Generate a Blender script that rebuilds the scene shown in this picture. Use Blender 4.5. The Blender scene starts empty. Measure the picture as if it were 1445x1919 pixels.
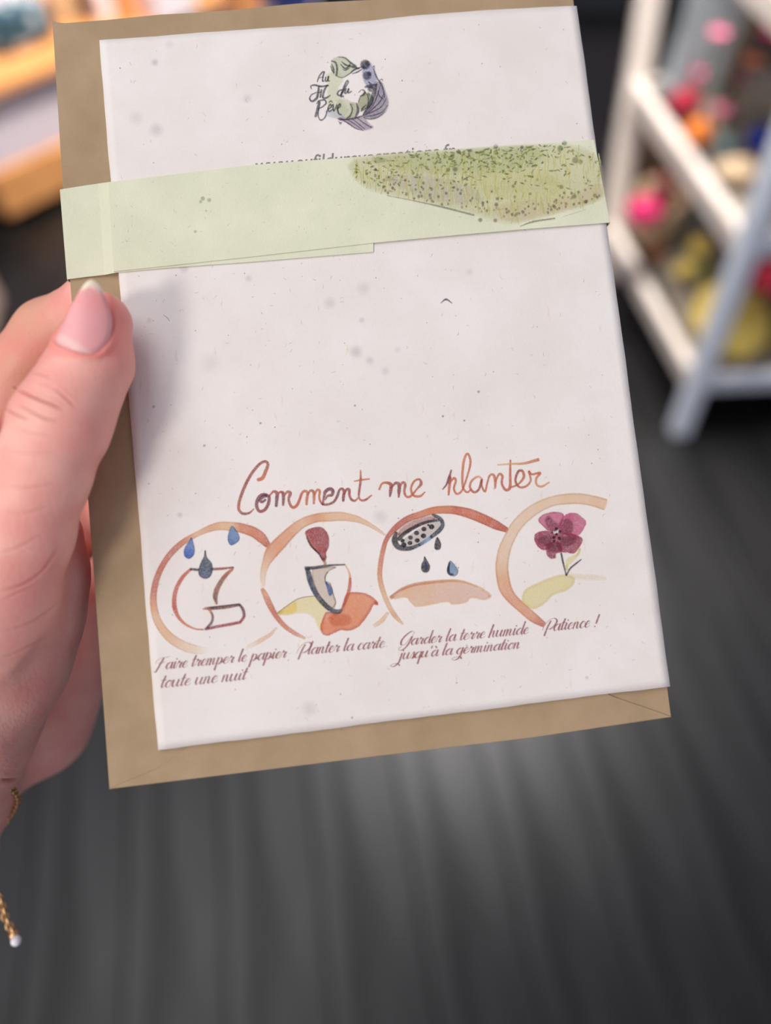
import bpy, bmesh, math, random
import numpy as np
from mathutils import Vector, Matrix

random.seed(7); RNG = np.random.default_rng(7)
scene = bpy.context.scene
COL = scene.collection

# ------------------------------------------------------------------ camera
F = 1400.0; CX = 722.5; CY = 959.5                 # focal length and centre in pixels of the 1445 x 1919 frame
CAM_H = 1.35
PITCH = math.atan(951.5 / 1400.0)           # angle between the view axis and straight down
cd = bpy.data.cameras.new('camera'); cam = bpy.data.objects.new('camera', cd); COL.objects.link(cam)
cam.location = (0, 0, CAM_H); cam.rotation_euler = (PITCH, 0, 0)
cd.sensor_fit = 'HORIZONTAL'; cd.sensor_width = 36.0; cd.lens = 36.0 * F / 1445.0
cd.clip_start = 0.01; cd.clip_end = 50
cd.dof.use_dof = True; cd.dof.focus_distance = 0.157; cd.dof.aperture_fstop = 6.0
scene.camera = cam

# ------------------------------------------------------------------ world, lights, exposure
world = bpy.data.worlds.new('world'); scene.world = world; world.use_nodes = True
bg = world.node_tree.nodes['Background']; bg.inputs[0].default_value = (0.82, 0.82, 1.0, 1); bg.inputs[1].default_value = 0.42
scene.cycles.transparent_max_bounces = 40
scene.view_settings.view_transform = 'Standard'; scene.view_settings.look = 'None'
scene.view_settings.gamma = 1.0; scene.view_settings.exposure = 0.0; scene.view_settings.use_curve_mapping = False

def area(name, loc, target, size, power, color, spread=180):
    l = bpy.data.lights.new(name, 'AREA'); l.shape = 'DISK' if size[1] is None else 'RECTANGLE'
    l.size = size[0]
    if size[1]: l.size_y = size[1]
    l.energy = power; l.color = color; l.spread = math.radians(spread)
    o = bpy.data.objects.new(name, l); COL.objects.link(o); o.location = loc
    o.rotation_euler = (Vector(target) - Vector(loc)).to_track_quat('-Z', 'Y').to_euler()
    return o
CARD_C = (0.0, 0.09, 1.22)
area('ceiling_lamp', (-0.93, -1.14, 2.12), CARD_C, (0.38, None), 13.2, (1.0, 0.92, 0.82))
area('ceiling_panel', (-0.85, 0.25, 2.75), (-0.85, 0.25, 0), (1.5, 1.6), 20, (0.98, 0.96, 0.95))
area('table_fill_light', (-0.10, 1.75, 2.4), (-1.0, 2.25, 0.25), (0.5, None), 23, (1.0, 0.93, 0.86), 85)  # added fill light to brighten the display table, no known fixture
area('shelf_fill_light', (0.28, 1.55, 2.6), (0.95, 1.65, 0.3), (0.8, None), 31, (1.0, 0.97, 0.95), 84)  # added fill to lift the shelf, placed so its floor reflection stays hidden

# ------------------------------------------------------------------ helpers
def lin(c, s=1.0):
    o = []
    for v in c[:3]:
        v = v / 255.0
        o.append((v / 12.92 if v <= 0.04045 else ((v + 0.055) / 1.055) ** 2.4) * s)
    return tuple(o)

CAMM = Matrix.Translation((0, 0, CAM_H)) @ Matrix.Rotation(PITCH, 4, 'X')
def ray(px, py): return CAMM.to_3x3() @ Vector(((px - CX) / F, -(py - CY) / F, -1.0))
def on_h(px, py, h):                                # where the sight line of a pixel meets the level h
    d = ray(px, py); t = (h - CAM_H) / d.z
    return Vector((0, 0, CAM_H)) + d * t

def props(o, label=None, cat=None, group=None, kind=None):
    if label: o['label'] = label
    if cat: o['category'] = cat
    if group: o['group'] = group
    if kind: o['kind'] = kind
    return o
def empty(name, loc=(0, 0, 0), rz=0.0, mat=None, **k):
    o = bpy.data.objects.new(name, None); COL.objects.link(o)
    o.empty_display_size = 0.02
    if mat is not None: o.matrix_world = mat
    else: o.location = loc; o.rotation_euler = (0, 0, rz)
    return props(o, **k)
def mesh_obj(name, verts, faces, mat, parent=None, cols=None, smooth=False, **k):
    me = bpy.data.meshes.new(name); me.from_pydata([tuple(v) for v in verts], [], faces); me.update()
    if cols is not None:
        a = me.color_attributes.new('Col', 'FLOAT_COLOR', 'POINT')
        a.data.foreach_set('color', np.asarray(cols, dtype=np.float32).ravel())
    if mat: me.materials.append(mat)
    if smooth: me.polygons.foreach_set('use_smooth', [True] * len(me.polygons))
    o = bpy.data.objects.new(name, me); COL.objects.link(o)
    if parent: o.parent = parent
    return props(o, **k)
def bm_obj(name, bm, mat, parent=None, smooth=False, **k):
    me = bpy.data.meshes.new(name); bm.to_mesh(me); bm.free()
    if mat: me.materials.append(mat)
    if smooth: me.polygons.foreach_set('use_smooth', [True] * len(me.polygons))
    o = bpy.data.objects.new(name, me); COL.objects.link(o)
    if parent: o.parent = parent
    return props(o, **k)
def box_bm(x0, x1, y0, y1, z0, z1, bev=0.0, bm=None):
    bm = bm or bmesh.new()
    g = bmesh.ops.create_cube(bm, size=1.0)
    for v in g['verts']:
        v.co = Vector(((x0 + x1) / 2 + v.co.x * (x1 - x0), (y0 + y1) / 2 + v.co.y * (y1 - y0), (z0 + z1) / 2 + v.co.z * (z1 - z0)))
    if bev:
        es = list({e for v in g['verts'] for e in v.link_edges})
        bmesh.ops.bevel(bm, geom=es, offset=bev, segments=2, affect='EDGES', profile=0.5)
    return bm
def beam_bm(a, b, w, t, side, bev=0.002):           # square bar from a to b; side is the direction of its width
    a = Vector(a); b = Vector(b); d = (b - a).normalized()
    s = (Vector(side) - d * d.dot(Vector(side))).normalized(); n = d.cross(s)
    bm = box_bm(-w / 2, w / 2, -t / 2, t / 2, 0, (b - a).length, bev)
    M = Matrix(((s.x, n.x, d.x, a.x), (s.y, n.y, d.y, a.y), (s.z, n.z, d.z, a.z), (0, 0, 0, 1)))
    bmesh.ops.transform(bm, matrix=M, verts=bm.verts)
    return bm
def tube_bm(pts, rad, n=8, bm=None):
    bm = bm or bmesh.new(); pts = [Vector(p) for p in pts]; rings = []
    for i, p in enumerate(pts):
        d = (pts[min(i + 1, len(pts) - 1)] - pts[max(i - 1, 0)]).normalized()
        u = d.orthogonal().normalized() if i == 0 else (u - d * d.dot(u)).normalized()
        v = d.cross(u); r = rad[i] if isinstance(rad, (list, tuple)) else rad
        rings.append([bm.verts.new(p + (u * math.cos(2 * math.pi * k / n) + v * math.sin(2 * math.pi * k / n)) * r) for k in range(n)])
    for a, b in zip(rings, rings[1:]):
        for k in range(n): bm.faces.new((a[k], a[(k + 1) % n], b[(k + 1) % n], b[k]))
    bm.faces.new(rings[0][::-1]); bm.faces.new(rings[-1])
    return bm

# ------------------------------------------------------------------ materials
def nodes_mat(name):
    m = bpy.data.materials.new(name); m.use_nodes = True
    nt = m.node_tree; return m, nt, nt.nodes['Principled BSDF']
def N(nt, t, **kw):
    n = nt.nodes.new(t)
    for k, v in kw.items():
        if k.startswith('i_'):
            key = k[2:]; key = int(key) if key.isdigit() else key.replace('_', ' ')
            n.inputs[key].default_value = v
        else: setattr(n, k, v)
    return n
def simple(name, c1, c2=None, scale=20, rough=0.6, bump=0.0, bscale=200, stretch=(1, 1, 1), detail=4, rand=0.0, spec=0.5):
    m, nt, p = nodes_mat(name); L = nt.links
    tc = N(nt, 'ShaderNodeTexCoord'); mp = N(nt, 'ShaderNodeMapping'); mp.inputs['Scale'].default_value = stretch
    L.new(tc.outputs['Object'], mp.inputs['Vector'])
    nz = N(nt, 'ShaderNodeTexNoise', i_Scale=scale, i_Detail=detail); L.new(mp.outputs[0], nz.inputs['Vector'])
    rp = N(nt, 'ShaderNodeValToRGB'); rp.color_ramp.elements[0].position = 0.3; rp.color_ramp.elements[1].position = 0.7
    rp.color_ramp.elements[0].color = (*lin(c1), 1); rp.color_ramp.elements[1].color = (*lin(c2 or c1), 1)
    L.new(nz.outputs['Fac'], rp.inputs['Fac']); out = rp.outputs['Color']
    if rand:
        oi = N(nt, 'ShaderNodeObjectInfo'); mr = N(nt, 'ShaderNodeMapRange', i_3=1 - rand, i_4=1 + rand); L.new(oi.outputs['Random'], mr.inputs[0])
        hs = N(nt, 'ShaderNodeHueSaturation'); L.new(out, hs.inputs['Color']); L.new(mr.outputs[0], hs.inputs['Value']); out = hs.outputs['Color']
    L.new(out, p.inputs['Base Color']); p.inputs['Roughness'].default_value = rough
    p.inputs['Specular IOR Level'].default_value = spec
    if bump:
        n2 = N(nt, 'ShaderNodeTexNoise', i_Scale=bscale, i_Detail=5.0); L.new(mp.outputs[0], n2.inputs['Vector'])
        b = N(nt, 'ShaderNodeBump', i_Strength=bump, i_Distance=0.0003); L.new(n2.outputs['Fac'], b.inputs['Height']); L.new(b.outputs[0], p.inputs['Normal'])
    return m

M_FLOOR = simple('dark_plank', (4, 4, 5), (20, 18, 17), scale=3.6, rough=0.40, stretch=(3.2, 0.4, 1), bump=0.08, bscale=60, rand=0.12, spec=0.5)
_nt = M_FLOOR.node_tree; _p = _nt.nodes['Principled BSDF']; _nz = [n for n in _nt.nodes if n.type == 'TEX_NOISE'][0]
_mr = N(_nt, 'ShaderNodeMapRange', i_1=.35, i_2=.65, i_3=.40, i_4=.80); _nt.links.new(_nz.outputs['Fac'], _mr.inputs[0]); _nt.links.new(_mr.outputs[0], _p.inputs['Specular IOR Level'])
M_SUBFLOOR = simple('subfloor', (34, 32, 31), (40, 38, 36), scale=8, rough=0.9)
M_WALL = simple('lilac_wall', (176, 170, 180), (186, 180, 188), scale=3, rough=0.9)
M_BASE = simple('dark_baseboard', (40, 44, 48), (48, 52, 56), scale=5, rough=0.6)
M_CREAM = simple('cream_paint', (214, 202, 190), (226, 214, 203), scale=12, rough=0.5, bump=0.1)
M_BLUEW = simple('cool_white_paint', (222, 230, 240), (232, 240, 250), scale=12, rough=0.45, bump=0.1)
M_SHELFB = simple('greige_board', (150, 138, 124), (168, 156, 140), scale=10, rough=0.6, stretch=(1, 8, 1))
M_WOOD = simple('orange_wood', (206, 140, 82), (232, 168, 106), scale=9, rough=0.5, stretch=(1, 10, 6), bump=0.15)
M_WHITEP = simple('white_panel', (212, 200, 206), (226, 214, 222), scale=4, rough=0.6)
M_BLACK = simple('black_metal', (22, 22, 24), (30, 30, 32), scale=9, rough=0.5)
def flat(name, c, k=14, rough=0.75, **kw):
    return simple(name, tuple(max(0, v - k) for v in c), tuple(min(255, v + k) for v in c), rough=rough, **kw)

def paper(name, c1, c2, fibre, strength, scale=900, bump=0.35, fine=5000):
    m, nt, p = nodes_mat(name); L = nt.links
    tc = N(nt, 'ShaderNodeTexCoord')
    a = N(nt, 'ShaderNodeTexNoise', i_Scale=scale * 0.06, i_Detail=5.0, i_Roughness=0.6); L.new(tc.outputs['Object'], a.inputs['Vector'])
    rp = N(nt, 'ShaderNodeValToRGB'); rp.color_ramp.elements[0].position = 0.32; rp.color_ramp.elements[1].position = 0.68
    rp.color_ramp.elements[0].color = (*lin(c1), 1); rp.color_ramp.elements[1].color = (*lin(c2), 1)
    L.new(a.outputs['Fac'], rp.inputs['Fac'])
    # short fibres: stretched, twisted noise thresholded
    mp = N(nt, 'ShaderNodeMapping'); mp.inputs['Rotation'].default_value = (0, 0, 0.7); mp.inputs['Scale'].default_value = (1, 4.5, 1)
    L.new(tc.outputs['Object'], mp.inputs['Vector'])
    b = N(nt, 'ShaderNodeTexNoise', i_Scale=scale, i_Detail=2.0, i_Distortion=2.2); L.new(mp.outputs[0], b.inputs['Vector'])
    mr = N(nt, 'ShaderNodeMapRange', i_1=0.66, i_2=0.76, i_3=0.0, i_4=strength); L.new(b.outputs['Fac'], mr.inputs[0])
    mx = N(nt, 'ShaderNodeMixRGB'); L.new(mr.outputs[0], mx.inputs['Fac']); L.new(rp.outputs[0], mx.inputs[1]); mx.inputs[2].default_value = (*lin(fibre), 1)
    L.new(mx.outputs[0], p.inputs['Base Color']); p.inputs['Roughness'].default_value = 0.85; p.inputs['Specular IOR Level'].default_value = 0.2
    c = N(nt, 'ShaderNodeTexNoise', i_Scale=fine * 0.35, i_Detail=6.0, i_Roughness=0.65); L.new(tc.outputs['Object'], c.inputs['Vector'])
    bp = N(nt, 'ShaderNodeBump', i_Strength=bump, i_Distance=0.0002); L.new(c.outputs['Fac'], bp.inputs['Height']); L.new(bp.outputs[0], p.inputs['Normal'])
    return m
M_CARD = paper('seed_paper', (226, 219, 212), (234, 229, 224), (188, 184, 186), 0.30)
M_KRAFT = paper('kraft_paper', (160, 138, 108), (176, 152, 122), (128, 104, 80), 0.35, scale=1100)
M_BAND = paper('pale_green_paper', (212, 214, 186), (224, 225, 198), (188, 192, 160), 0.25, scale=1000, bump=0.45)

def print_mat():
    m, nt, p = nodes_mat('printed_ink'); L = nt.links
    vc = N(nt, 'ShaderNodeVertexColor', layer_name='Col')
    tc = N(nt, 'ShaderNodeTexCoord')
    nz = N(nt, 'ShaderNodeTexNoise', i_Scale=5200.0, i_Detail=1.0); L.new(tc.outputs['Object'], nz.inputs['Vector'])
    n2 = N(nt, 'ShaderNodeTexNoise', i_Scale=420.0, i_Detail=4.0); L.new(tc.outputs['Object'], n2.inputs['Vector'])
    m1 = N(nt, 'ShaderNodeMapRange', i_1=0.35, i_2=0.65, i_3=0.62, i_4=1.0); L.new(nz.outputs['Fac'], m1.inputs[0])
    m2 = N(nt, 'ShaderNodeMapRange', i_1=0.3, i_2=0.7, i_3=0.78, i_4=1.0); L.new(n2.outputs['Fac'], m2.inputs[0])
    a = N(nt, 'ShaderNodeMath', operation='MULTIPLY'); L.new(m1.outputs[0], a.inputs[0]); L.new(m2.outputs[0], a.inputs[1])
    b = N(nt, 'ShaderNodeMath', operation='MULTIPLY'); L.new(a.outputs[0], b.inputs[0]); L.new(vc.outputs['Alpha'], b.inputs[1])
    L.new(b.outputs[0], p.inputs['Alpha']); L.new(vc.outputs['Color'], p.inputs['Base Color'])
    p.inputs['Roughness'].default_value = 0.8; p.inputs['Specular IOR Level'].default_value = 0.15
    return m
M_INK = print_mat()

# ------------------------------------------------------------------ the setting
floor = empty('floor', kind='structure')
bm_obj('subfloor', box_bm(-3.2, 3.2, -1.6, 3.4, -0.06, -0.0125), M_SUBFLOOR, floor)
YAW = math.radians(-9.5)
pw, pl, gap = 0.155, 4.6, 0.002
plank_me = None
for i in range(-17, 18):
    for j in (0,):
        x = i * pw; y = 1.05
        c = Vector((x, y, 0)); c.rotate(Matrix.Rotation(-YAW, 3, 'Z'))
        if abs(c.x) > 3.05: continue
        if plank_me is None:
            o = bm_obj('plank', box_bm(-pw / 2 + gap / 2, pw / 2 - gap / 2, -pl / 2 + gap / 2, pl / 2 - gap / 2, -0.012, 0, 0.0012), M_FLOOR, floor); plank_me = o.data
        else:
            o = bpy.data.objects.new('plank', plank_me); COL.objects.link(o); o.parent = floor
        o.location = c; o.rotation_euler = (0, 0, -YAW)
bm_obj('wall_back', box_bm(-3.2, 3.2, 3.36, 3.46, 0, 2.8), M_WALL, kind='structure')
bm_obj('wall_left', box_bm(-3.3, -3.2, -1.6, 3.46, 0, 2.8), M_WALL, kind='structure')
bm_obj('wall_right', box_bm(3.2, 3.3, -1.6, 3.46, 0, 2.8), M_WALL, kind='structure')
bm_obj('baseboard_back', box_bm(-3.2, 3.2, 3.335, 3.36, 0, 0.10, 0.004), M_BASE, kind='structure')

# ------------------------------------------------------------------ card frame: x right, y up along the card, z out of it towards the camera (metres)
PA = Vector((0.97717, 0, 0))
def solve_pose():
    src = [(0, 0), (1, 0), (1, 1), (0, 1)]; dst = [(186, 75), (1080, 11), (1256, 1287), (296, 1406)]
    A = []
    for (x, y), (u, v) in zip(src, dst):
        A.append([x, y, 1, 0, 0, 0, -u * x, -u * y, -u]); A.append([0, 0, 0, x, y, 1, -v * x, -v * y, -v])
    H = np.linalg.svd(np.array(A, float))[2][-1].reshape(3, 3)
    K = np.array([[F, 0, CX], [0, F, CY], [0, 0, 1.0]]); M = np.linalg.inv(K) @ H
    if M[2, 2] < 0: M = -M
    a, b, t = M.T; s = 0.148 / np.linalg.norm(b)
    W = np.linalg.norm(a) * s
    a = a / np.linalg.norm(a); b = b - a * (a @ b); b /= np.linalg.norm(b)
    return a, b, t * s, W
a_, b_, t_, CW = solve_pose(); CH = 0.148
def c2b(v): return Vector((v[0], -v[1], -v[2]))
X_ = c2b(a_); Y_ = -c2b(b_); Z_ = X_.cross(Y_); T_ = c2b(t_)
MC_CAM = Matrix(((X_.x, Y_.x, Z_.x, T_.x), (X_.y, Y_.y, Z_.y, T_.y), (X_.z, Y_.z, Z_.z, T_.z), (0, 0, 0, 1)))
MCARD = CAMM @ MC_CAM
IC = MC_CAM.inverted(); EYE = np.array((IC @ Vector((0, 0, 0)))[:]); RMA = np.array(IC.to_3x3())
def cf(px, py, z=0.0):                               # pixel -> card frame point on the plane at height z (metres)
    px = np.asarray(px, float); py = np.asarray(py, float)
    d = np.stack([(px - CX) / F, -(py - CY) / F, -np.ones_like(px)], -1) @ RMA.T
    t = (z - EYE[2]) / d[..., 2]
    return EYE + d * t[..., None]
RMB = np.array(MC_CAM.to_3x3()); T3 = np.array(MC_CAM.translation[:])
def proj(P):                                         # card frame -> pixel
    q = P @ RMB.T + T3
    return CX + F * q[..., 0] / -q[..., 2], CY - F * q[..., 1] / -q[..., 2]

MMU = 0.001
def slab(name, poly_px, z0, z1, mat, parent, seg=1, bev=0.0, **k):   # flat sheet with a pixel-traced outline
    P = cf([p[0] for p in poly_px], [p[1] for p in poly_px], z1)
    bm = bmesh.new(); vs = [bm.verts.new(p) for p in P]
    f = bm.faces.new(vs); bmesh.ops.recalc_face_normals(bm, faces=[f]); f.normal_update()
    if f.normal.z < 0: f.normal_flip()
    g = bmesh.ops.extrude_face_region(bm, geom=[f])
    nv = [v for v in g['geom'] if isinstance(v, bmesh.types.BMVert)]
    top = vs
    for v in nv: v.co.z = z1
    for v in top: v.co.z = z0
    bm.normal_update(); bmesh.ops.recalc_face_normals(bm, faces=bm.faces)
    if bev:
        es = [e for e in bm.edges if all(abs(v.co.z - z1) < 1e-7 for v in e.verts)]
        bmesh.ops.bevel(bm, geom=es, offset=bev, segments=2, affect='EDGES', profile=0.5)
    return bm_obj(name, bm, mat, parent, **k)

# envelope ---------------------------------------------------------
env = empty('envelope', mat=MCARD, label='brown kraft paper envelope held behind the white seed paper card', cat='envelope')
E_OUT = [(98, 37), (108, 42), (122, 43), (200, 37), (300, 27), (420, 20), (560, 6), (800, -6), (1073, -12), (1100, 190), (1135, 440), (1200, 900), (1258, 1344),
         (1000, 1382), (700, 1418), (400, 1455), (205, 1479), (192, 1300), (176, 1080), (158, 850), (140, 640), (118, 360), (108, 200)]
slab('envelope_body', E_OUT, -0.0016, -0.00080, M_KRAFT, env, bev=0.00008)
slab('bottom_flap', [(205.5, 1478), (235, 1465), (265, 1453), (295, 1440), (320, 1424), (348, 1402), (380, 1370), (430, 1300), (500, 1240), (900, 1190), (1030, 1230), (1100, 1280), (1150, 1306), (1185, 1318), (1215, 1328),
      (1257, 1343), (1000, 1381.5), (700, 1417.5), (400, 1454.5)], -0.00078, -0.00054, M_KRAFT, env, bev=0.00004)

# card --------------------------------------------------------------
card = empty('seed_paper_card', mat=MCARD, label='white seed paper card with orange watercolour planting steps and brown script', cat='card')
nx, ny = 60, 84
def card_z(u, v):                                    # paper is never quite flat
    return 0.0 * u
TL, TR, BR, BL = [cf(*p) for p in ((186, 75), (1081, 11.5), (1256, 1286), (296, 1406))]
def edge_wobble(t, s): return s * (0.5 * math.sin(17 * t + s * 1e5) + 0.3 * math.sin(41 * t) + 0.2 * math.sin(97 * t))
V = []; 
for j in range(ny + 1):
    v = j / ny
    for i in range(nx + 1):
        u = i / nx
        p = (TL * (1 - u) + TR * u) * (1 - v) + (BL * (1 - u) + BR * u) * v
        p = np.array(p)
        if j == 0: p[1] += edge_wobble(u, 0.0001) + 0.0006 * math.sin(math.pi * max(0, (u - 0.55)) / 0.45) * (u > 0.55)
        if j == ny: p[1] += edge_wobble(u + 3, 0.00012)
        if i == 0: p[0] += edge_wobble(v + 5, 0.00012)
        if i == nx: p[0] += edge_wobble(v + 9, 0.0001)
        p[2] = float(card_z(u, v))
        V.append(p)
nt_ = len(V)
V += [np.array([p[0], p[1], -0.00052]) for p in V]
Fc = []
W1 = nx + 1
for j in range(ny):
    for i in range(nx):
        a = j * W1 + i
        Fc.append((a, a + W1, a + W1 + 1, a + 1)); Fc.append((a + nt_, a + 1 + nt_, a + W1 + 1 + nt_, a + W1 + nt_))
per = [i for i in range(nx + 1)] + [j * W1 + nx for j in range(1, ny + 1)] + [ny * W1 + i for i in range(nx - 1, -1, -1)] + [j * W1 for j in range(ny - 1, 0, -1)]
for a, b in zip(per, per[1:] + per[:1]): Fc.append((a, b, b + nt_, a + nt_))
o = mesh_obj('card_sheet', V, Fc, M_CARD, card, smooth=False)
for p in o.data.polygons[:2 * nx * ny]: p.use_smooth = True

# print layers --------------------------------------------------------
class Ink:
    def __init__(s, base=0.00028): s.v = []; s.f = []; s.c = []; s.z = (base - .00022) * .4 + 2e-5 if base < .0005 else .00042; s.step = 0.0000012
    def pts(s, P, z): return cf(P[:, 0], P[:, 1], z)
    def add(s, P, cols, faces):
        s.z += s.step; n = len(s.v)
        s.v += list(s.pts(P, s.z)); s.c += [tuple(c) for c in cols]; s.f += [tuple(i + n for i in f) for f in faces]
    def ribbon(s, pts, tf=None, sub=6, fe=0.8, cap=True, wob=0.0, kink=False):
        # pts rows: x, y, width, (r,g,b), alpha
        rows = []
        for p in pts:
            x, y, w = p[0], p[1], p[2]
            if tf: x, y, w = tf[0] + x / tf[2], tf[1] + y / tf[2], w / tf[2]
            rows.append([x, y, w, *lin(p[3]), p[4] if len(p) > 4 else 0.9])
        R = np.array(rows, float)
        if len(R) > 2 and not kink:
            Q = np.vstack([2 * R[0] - R[1], R, 2 * R[-1] - R[-2]]); out = []
            for i in range(1, len(Q) - 2):
                for k in range(sub):
                    t = k / sub; p0, p1, p2, p3 = Q[i - 1:i + 3]
                    out.append(0.5 * ((2 * p1) + (-p0 + p2) * t + (2 * p0 - 5 * p1 + 4 * p2 - p3) * t * t + (-p0 + 3 * p1 - 3 * p2 + p3) * t ** 3))
            out.append(Q[-2]); R2 = np.array(out)
            # widths, colours and alpha stay linear
            idx = np.linspace(0, len(R) - 1, len(R2))
            for c in range(2, 7): R2[:, c] = np.interp(idx, np.arange(len(R)), R[:, c])
            R = R2
        n = len(R); D = np.gradient(R[:, :2], axis=0); L = np.linalg.norm(D, axis=1); L[L == 0] = 1; D /= L[:, None]
        Nn = np.stack([-D[:, 1], D[:, 0]], 1)
        if wob: 
            R[:, 2] *= 1 + wob * (RNG.random(n) - 0.5)
        if cap:
            w0 = max(R[0, 2], .6); e0 = R[0].copy(); e0[:2] -= D[0] * min(w0 * 0.45, 3); e0[2] *= 0.6
            e1 = R[-1].copy(); e1[:2] += D[-1] * min(max(R[-1, 2], .6) * 0.45, 3); e1[2] *= 0.6
            R = np.vstack([e0, R, e1]); Nn = np.vstack([Nn[0], Nn, Nn[-1]]); n += 2
        V = []; C = []
        for k in range(n):
            w = max(R[k, 2], 0.5) / 2; f = min(fe, w * 0.9)
            al = R[k, 6] * (0.0 if cap and k in (0, n - 1) else 1.0)
            for o_, a in ((-(w + f * .6), 0), (-(w - f * .6), al), (0, al), (w - f * .6, al), (w + f * .6, 0)):
                V.append(R[k, :2] + Nn[k] * o_); C.append((R[k, 3], R[k, 4], R[k, 5], a))
        faces = [(k * 5 + i, k * 5 + i + 1, k * 5 + 6 + i, k * 5 + 5 + i) for k in range(n - 1) for i in range(4)]
        s.add(np.array(V), C, faces)
    def blob(s, poly, col, a=0.85, rim=None, ra=None, tf=None, sub=5, fe=1.2, rw=3.0, wob=0.0, col2=None, d2=(1, 0), spline=True):
        P = np.array(poly, float)
        if tf: P = np.stack([tf[0] + P[:, 0] / tf[2], tf[1] + P[:, 1] / tf[2]], 1)
        if spline:
            n = len(P); out = []
            for i in range(n):
                p0, p1, p2, p3 = P[i - 1], P[i], P[(i + 1) % n], P[(i + 2) % n]
                for k in range(sub):
                    t = k / sub; out.append(0.5 * ((2 * p1) + (-p0 + p2) * t + (2 * p0 - 5 * p1 + 4 * p2 - p3) * t * t + (-p0 + 3 * p1 - 3 * p2 + p3) * t ** 3))
            P = np.array(out)
        n = len(P)
        if wob: P = P + (RNG.random(P.shape) - 0.5) * wob
        area_ = 0.5 * np.sum(P[:, 0] * np.roll(P[:, 1], -1) - np.roll(P[:, 0], -1) * P[:, 1])
        if area_ < 0: P = P[::-1]
        D = np.roll(P, -1, 0) - np.roll(P, 1, 0); L = np.linalg.norm(D, axis=1); L[L == 0] = 1; D /= L[:, None]
        Nn = np.stack([D[:, 1], -D[:, 0]], 1)                        # outward
        size = math.sqrt(abs(area_)); rw_ = min(rw, size * 0.2); fe_ = min(fe, size * 0.2)
        rim = rim or col; ra = a if ra is None else ra
        c0 = lin(col); cr = lin(rim); cc2 = lin(col2) if col2 else c0
        ctr = P.mean(0); dd = np.array(d2, float); dd /= np.linalg.norm(dd); ex = np.abs((P - ctr) @ dd).max() + 1e-6
        def mixc(q):
            t = float(np.clip(((q - ctr) @ dd) / ex * 0.5 + 0.5, 0, 1)); return tuple(c0[i] * (1 - t) + cc2[i] * t for i in range(3))
        V = []; C = []
        for k in range(n): V.append(P[k] + Nn[k] * fe_ * .5); C.append((*cr, 0))
        for k in range(n): V.append(P[k] - Nn[k] * fe_ * .5); C.append((*cr, ra))
        inner = [P[k] - Nn[k] * (fe_ * .5 + rw_) for k in range(n)]
        for q in inner: V.append(q); C.append((*mixc(q), a))
        faces = []
        for r in (0, 1):
            for k in range(n):
                k2 = (k + 1) % n; faces.append((r * n + k, r * n + k2, (r + 1) * n + k2, (r + 1) * n + k))
        from mathutils.geometry import tessellate_polygon
        for t in tessellate_polygon([[Vector((q[0], q[1], 0)) for q in inner]]): faces.append(tuple(2 * n + i for i in t))
        s.add(np.array(V), C, faces)
    def dot(s, x, y, r, col, a=0.9, tf=None, fe=0.8, sq=1.0):
        if tf: x, y, r = tf[0] + x / tf[2], tf[1] + y / tf[2], r / tf[2]
        th = np.linspace(0, 2 * math.pi, 11)[:-1]; c = lin(col)
        V = [np.array([x, y])]; C = [(*c, a)]
        for rr, aa in ((max(r - fe * .5, r * .4), a), (r + fe * .5, 0)):
            for t in th: V.append(np.array([x + rr * math.cos(t), y + rr * sq * math.sin(t)])); C.append((*c, aa))
        f = [(0, 1 + k, 1 + (k + 1) % 10) for k in range(10)] + [(1 + k, 11 + k, 11 + (k + 1) % 10, 1 + (k + 1) % 10) for k in range(10)]
        s.add(np.array(V), C, f)
    def build(s, name, parent, **k):
        return mesh_obj(name, s.v, s.f, M_INK, parent, cols=s.c, **k)

OR = (214, 126, 84); ORD = (196, 92, 66); PAL = (234, 190, 146); PAL2 = (238, 206, 172); BRN = (150, 78, 66); PUR = (118, 62, 74); DK = (48, 50, 62)

# title ---------------------------------------------------------------
A = (430, 850, 5.161); B = (700, 840, 4.25)
def stroke(ink, tf, pts, w, cols, a=0.9, **k):
    n = len(pts); rows = []
    ws = w if isinstance(w, (list, tuple)) else [w]
    cs = cols if isinstance(cols, list) else [cols]
    for i, p in enumerate(pts):
        t = i / max(1, n - 1)
        wi = float(np.interp(t, np.linspace(0, 1, len(ws)), ws)) if len(ws) > 1 else ws[0]
        ci = tuple(float(np.interp(t, np.linspace(0, 1, len(cs)), [c[j] for c in cs])) if len(cs) > 1 else cs[0][j] for j in range(3))
        rows.append((p[0], p[1], wi, ci, a))
    ink.ribbon(rows, tf, **k)
RB = (168, 84, 76); VI = (124, 66, 82); OG = (206, 116, 78)
ti = Ink()
S = lambda *a, **k: stroke(ti, *a, **k)
S(A, [(275, 255), (320, 235), (350, 170), (372, 105), (345, 76), (290, 102), (220, 185), (160, 290), (115, 400), (92, 480), (92, 545), (130, 580), (190, 575), (235, 535)], [34, 36, 26, 26, 30, 30, 28, 26, 12], [OG, OG, RB, RB, RB, RB, (205, 110, 70), VI, OG])
S(A, [(360, 398), (310, 402), (275, 440), (262, 505), (290, 558), (345, 540), (380, 470), (378, 412), (330, 415), (295, 450), (315, 468), (350, 445)], [30, 34, 34, 28, 32, 30, 34, 26, 22], [VI, VI, RB, VI, VI, VI])
S(A, [(380, 420), (405, 385), (430, 366), (460, 385), (458, 440), (452, 510)], [14, 20, 26, 36, 34, 26], [RB, OG, RB, VI, VI])
S(A, [(466, 400), (490, 372), (518, 385), (522, 440), (518, 500)], [14, 22, 34, 30, 22], [OG, RB, VI, RB])
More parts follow.
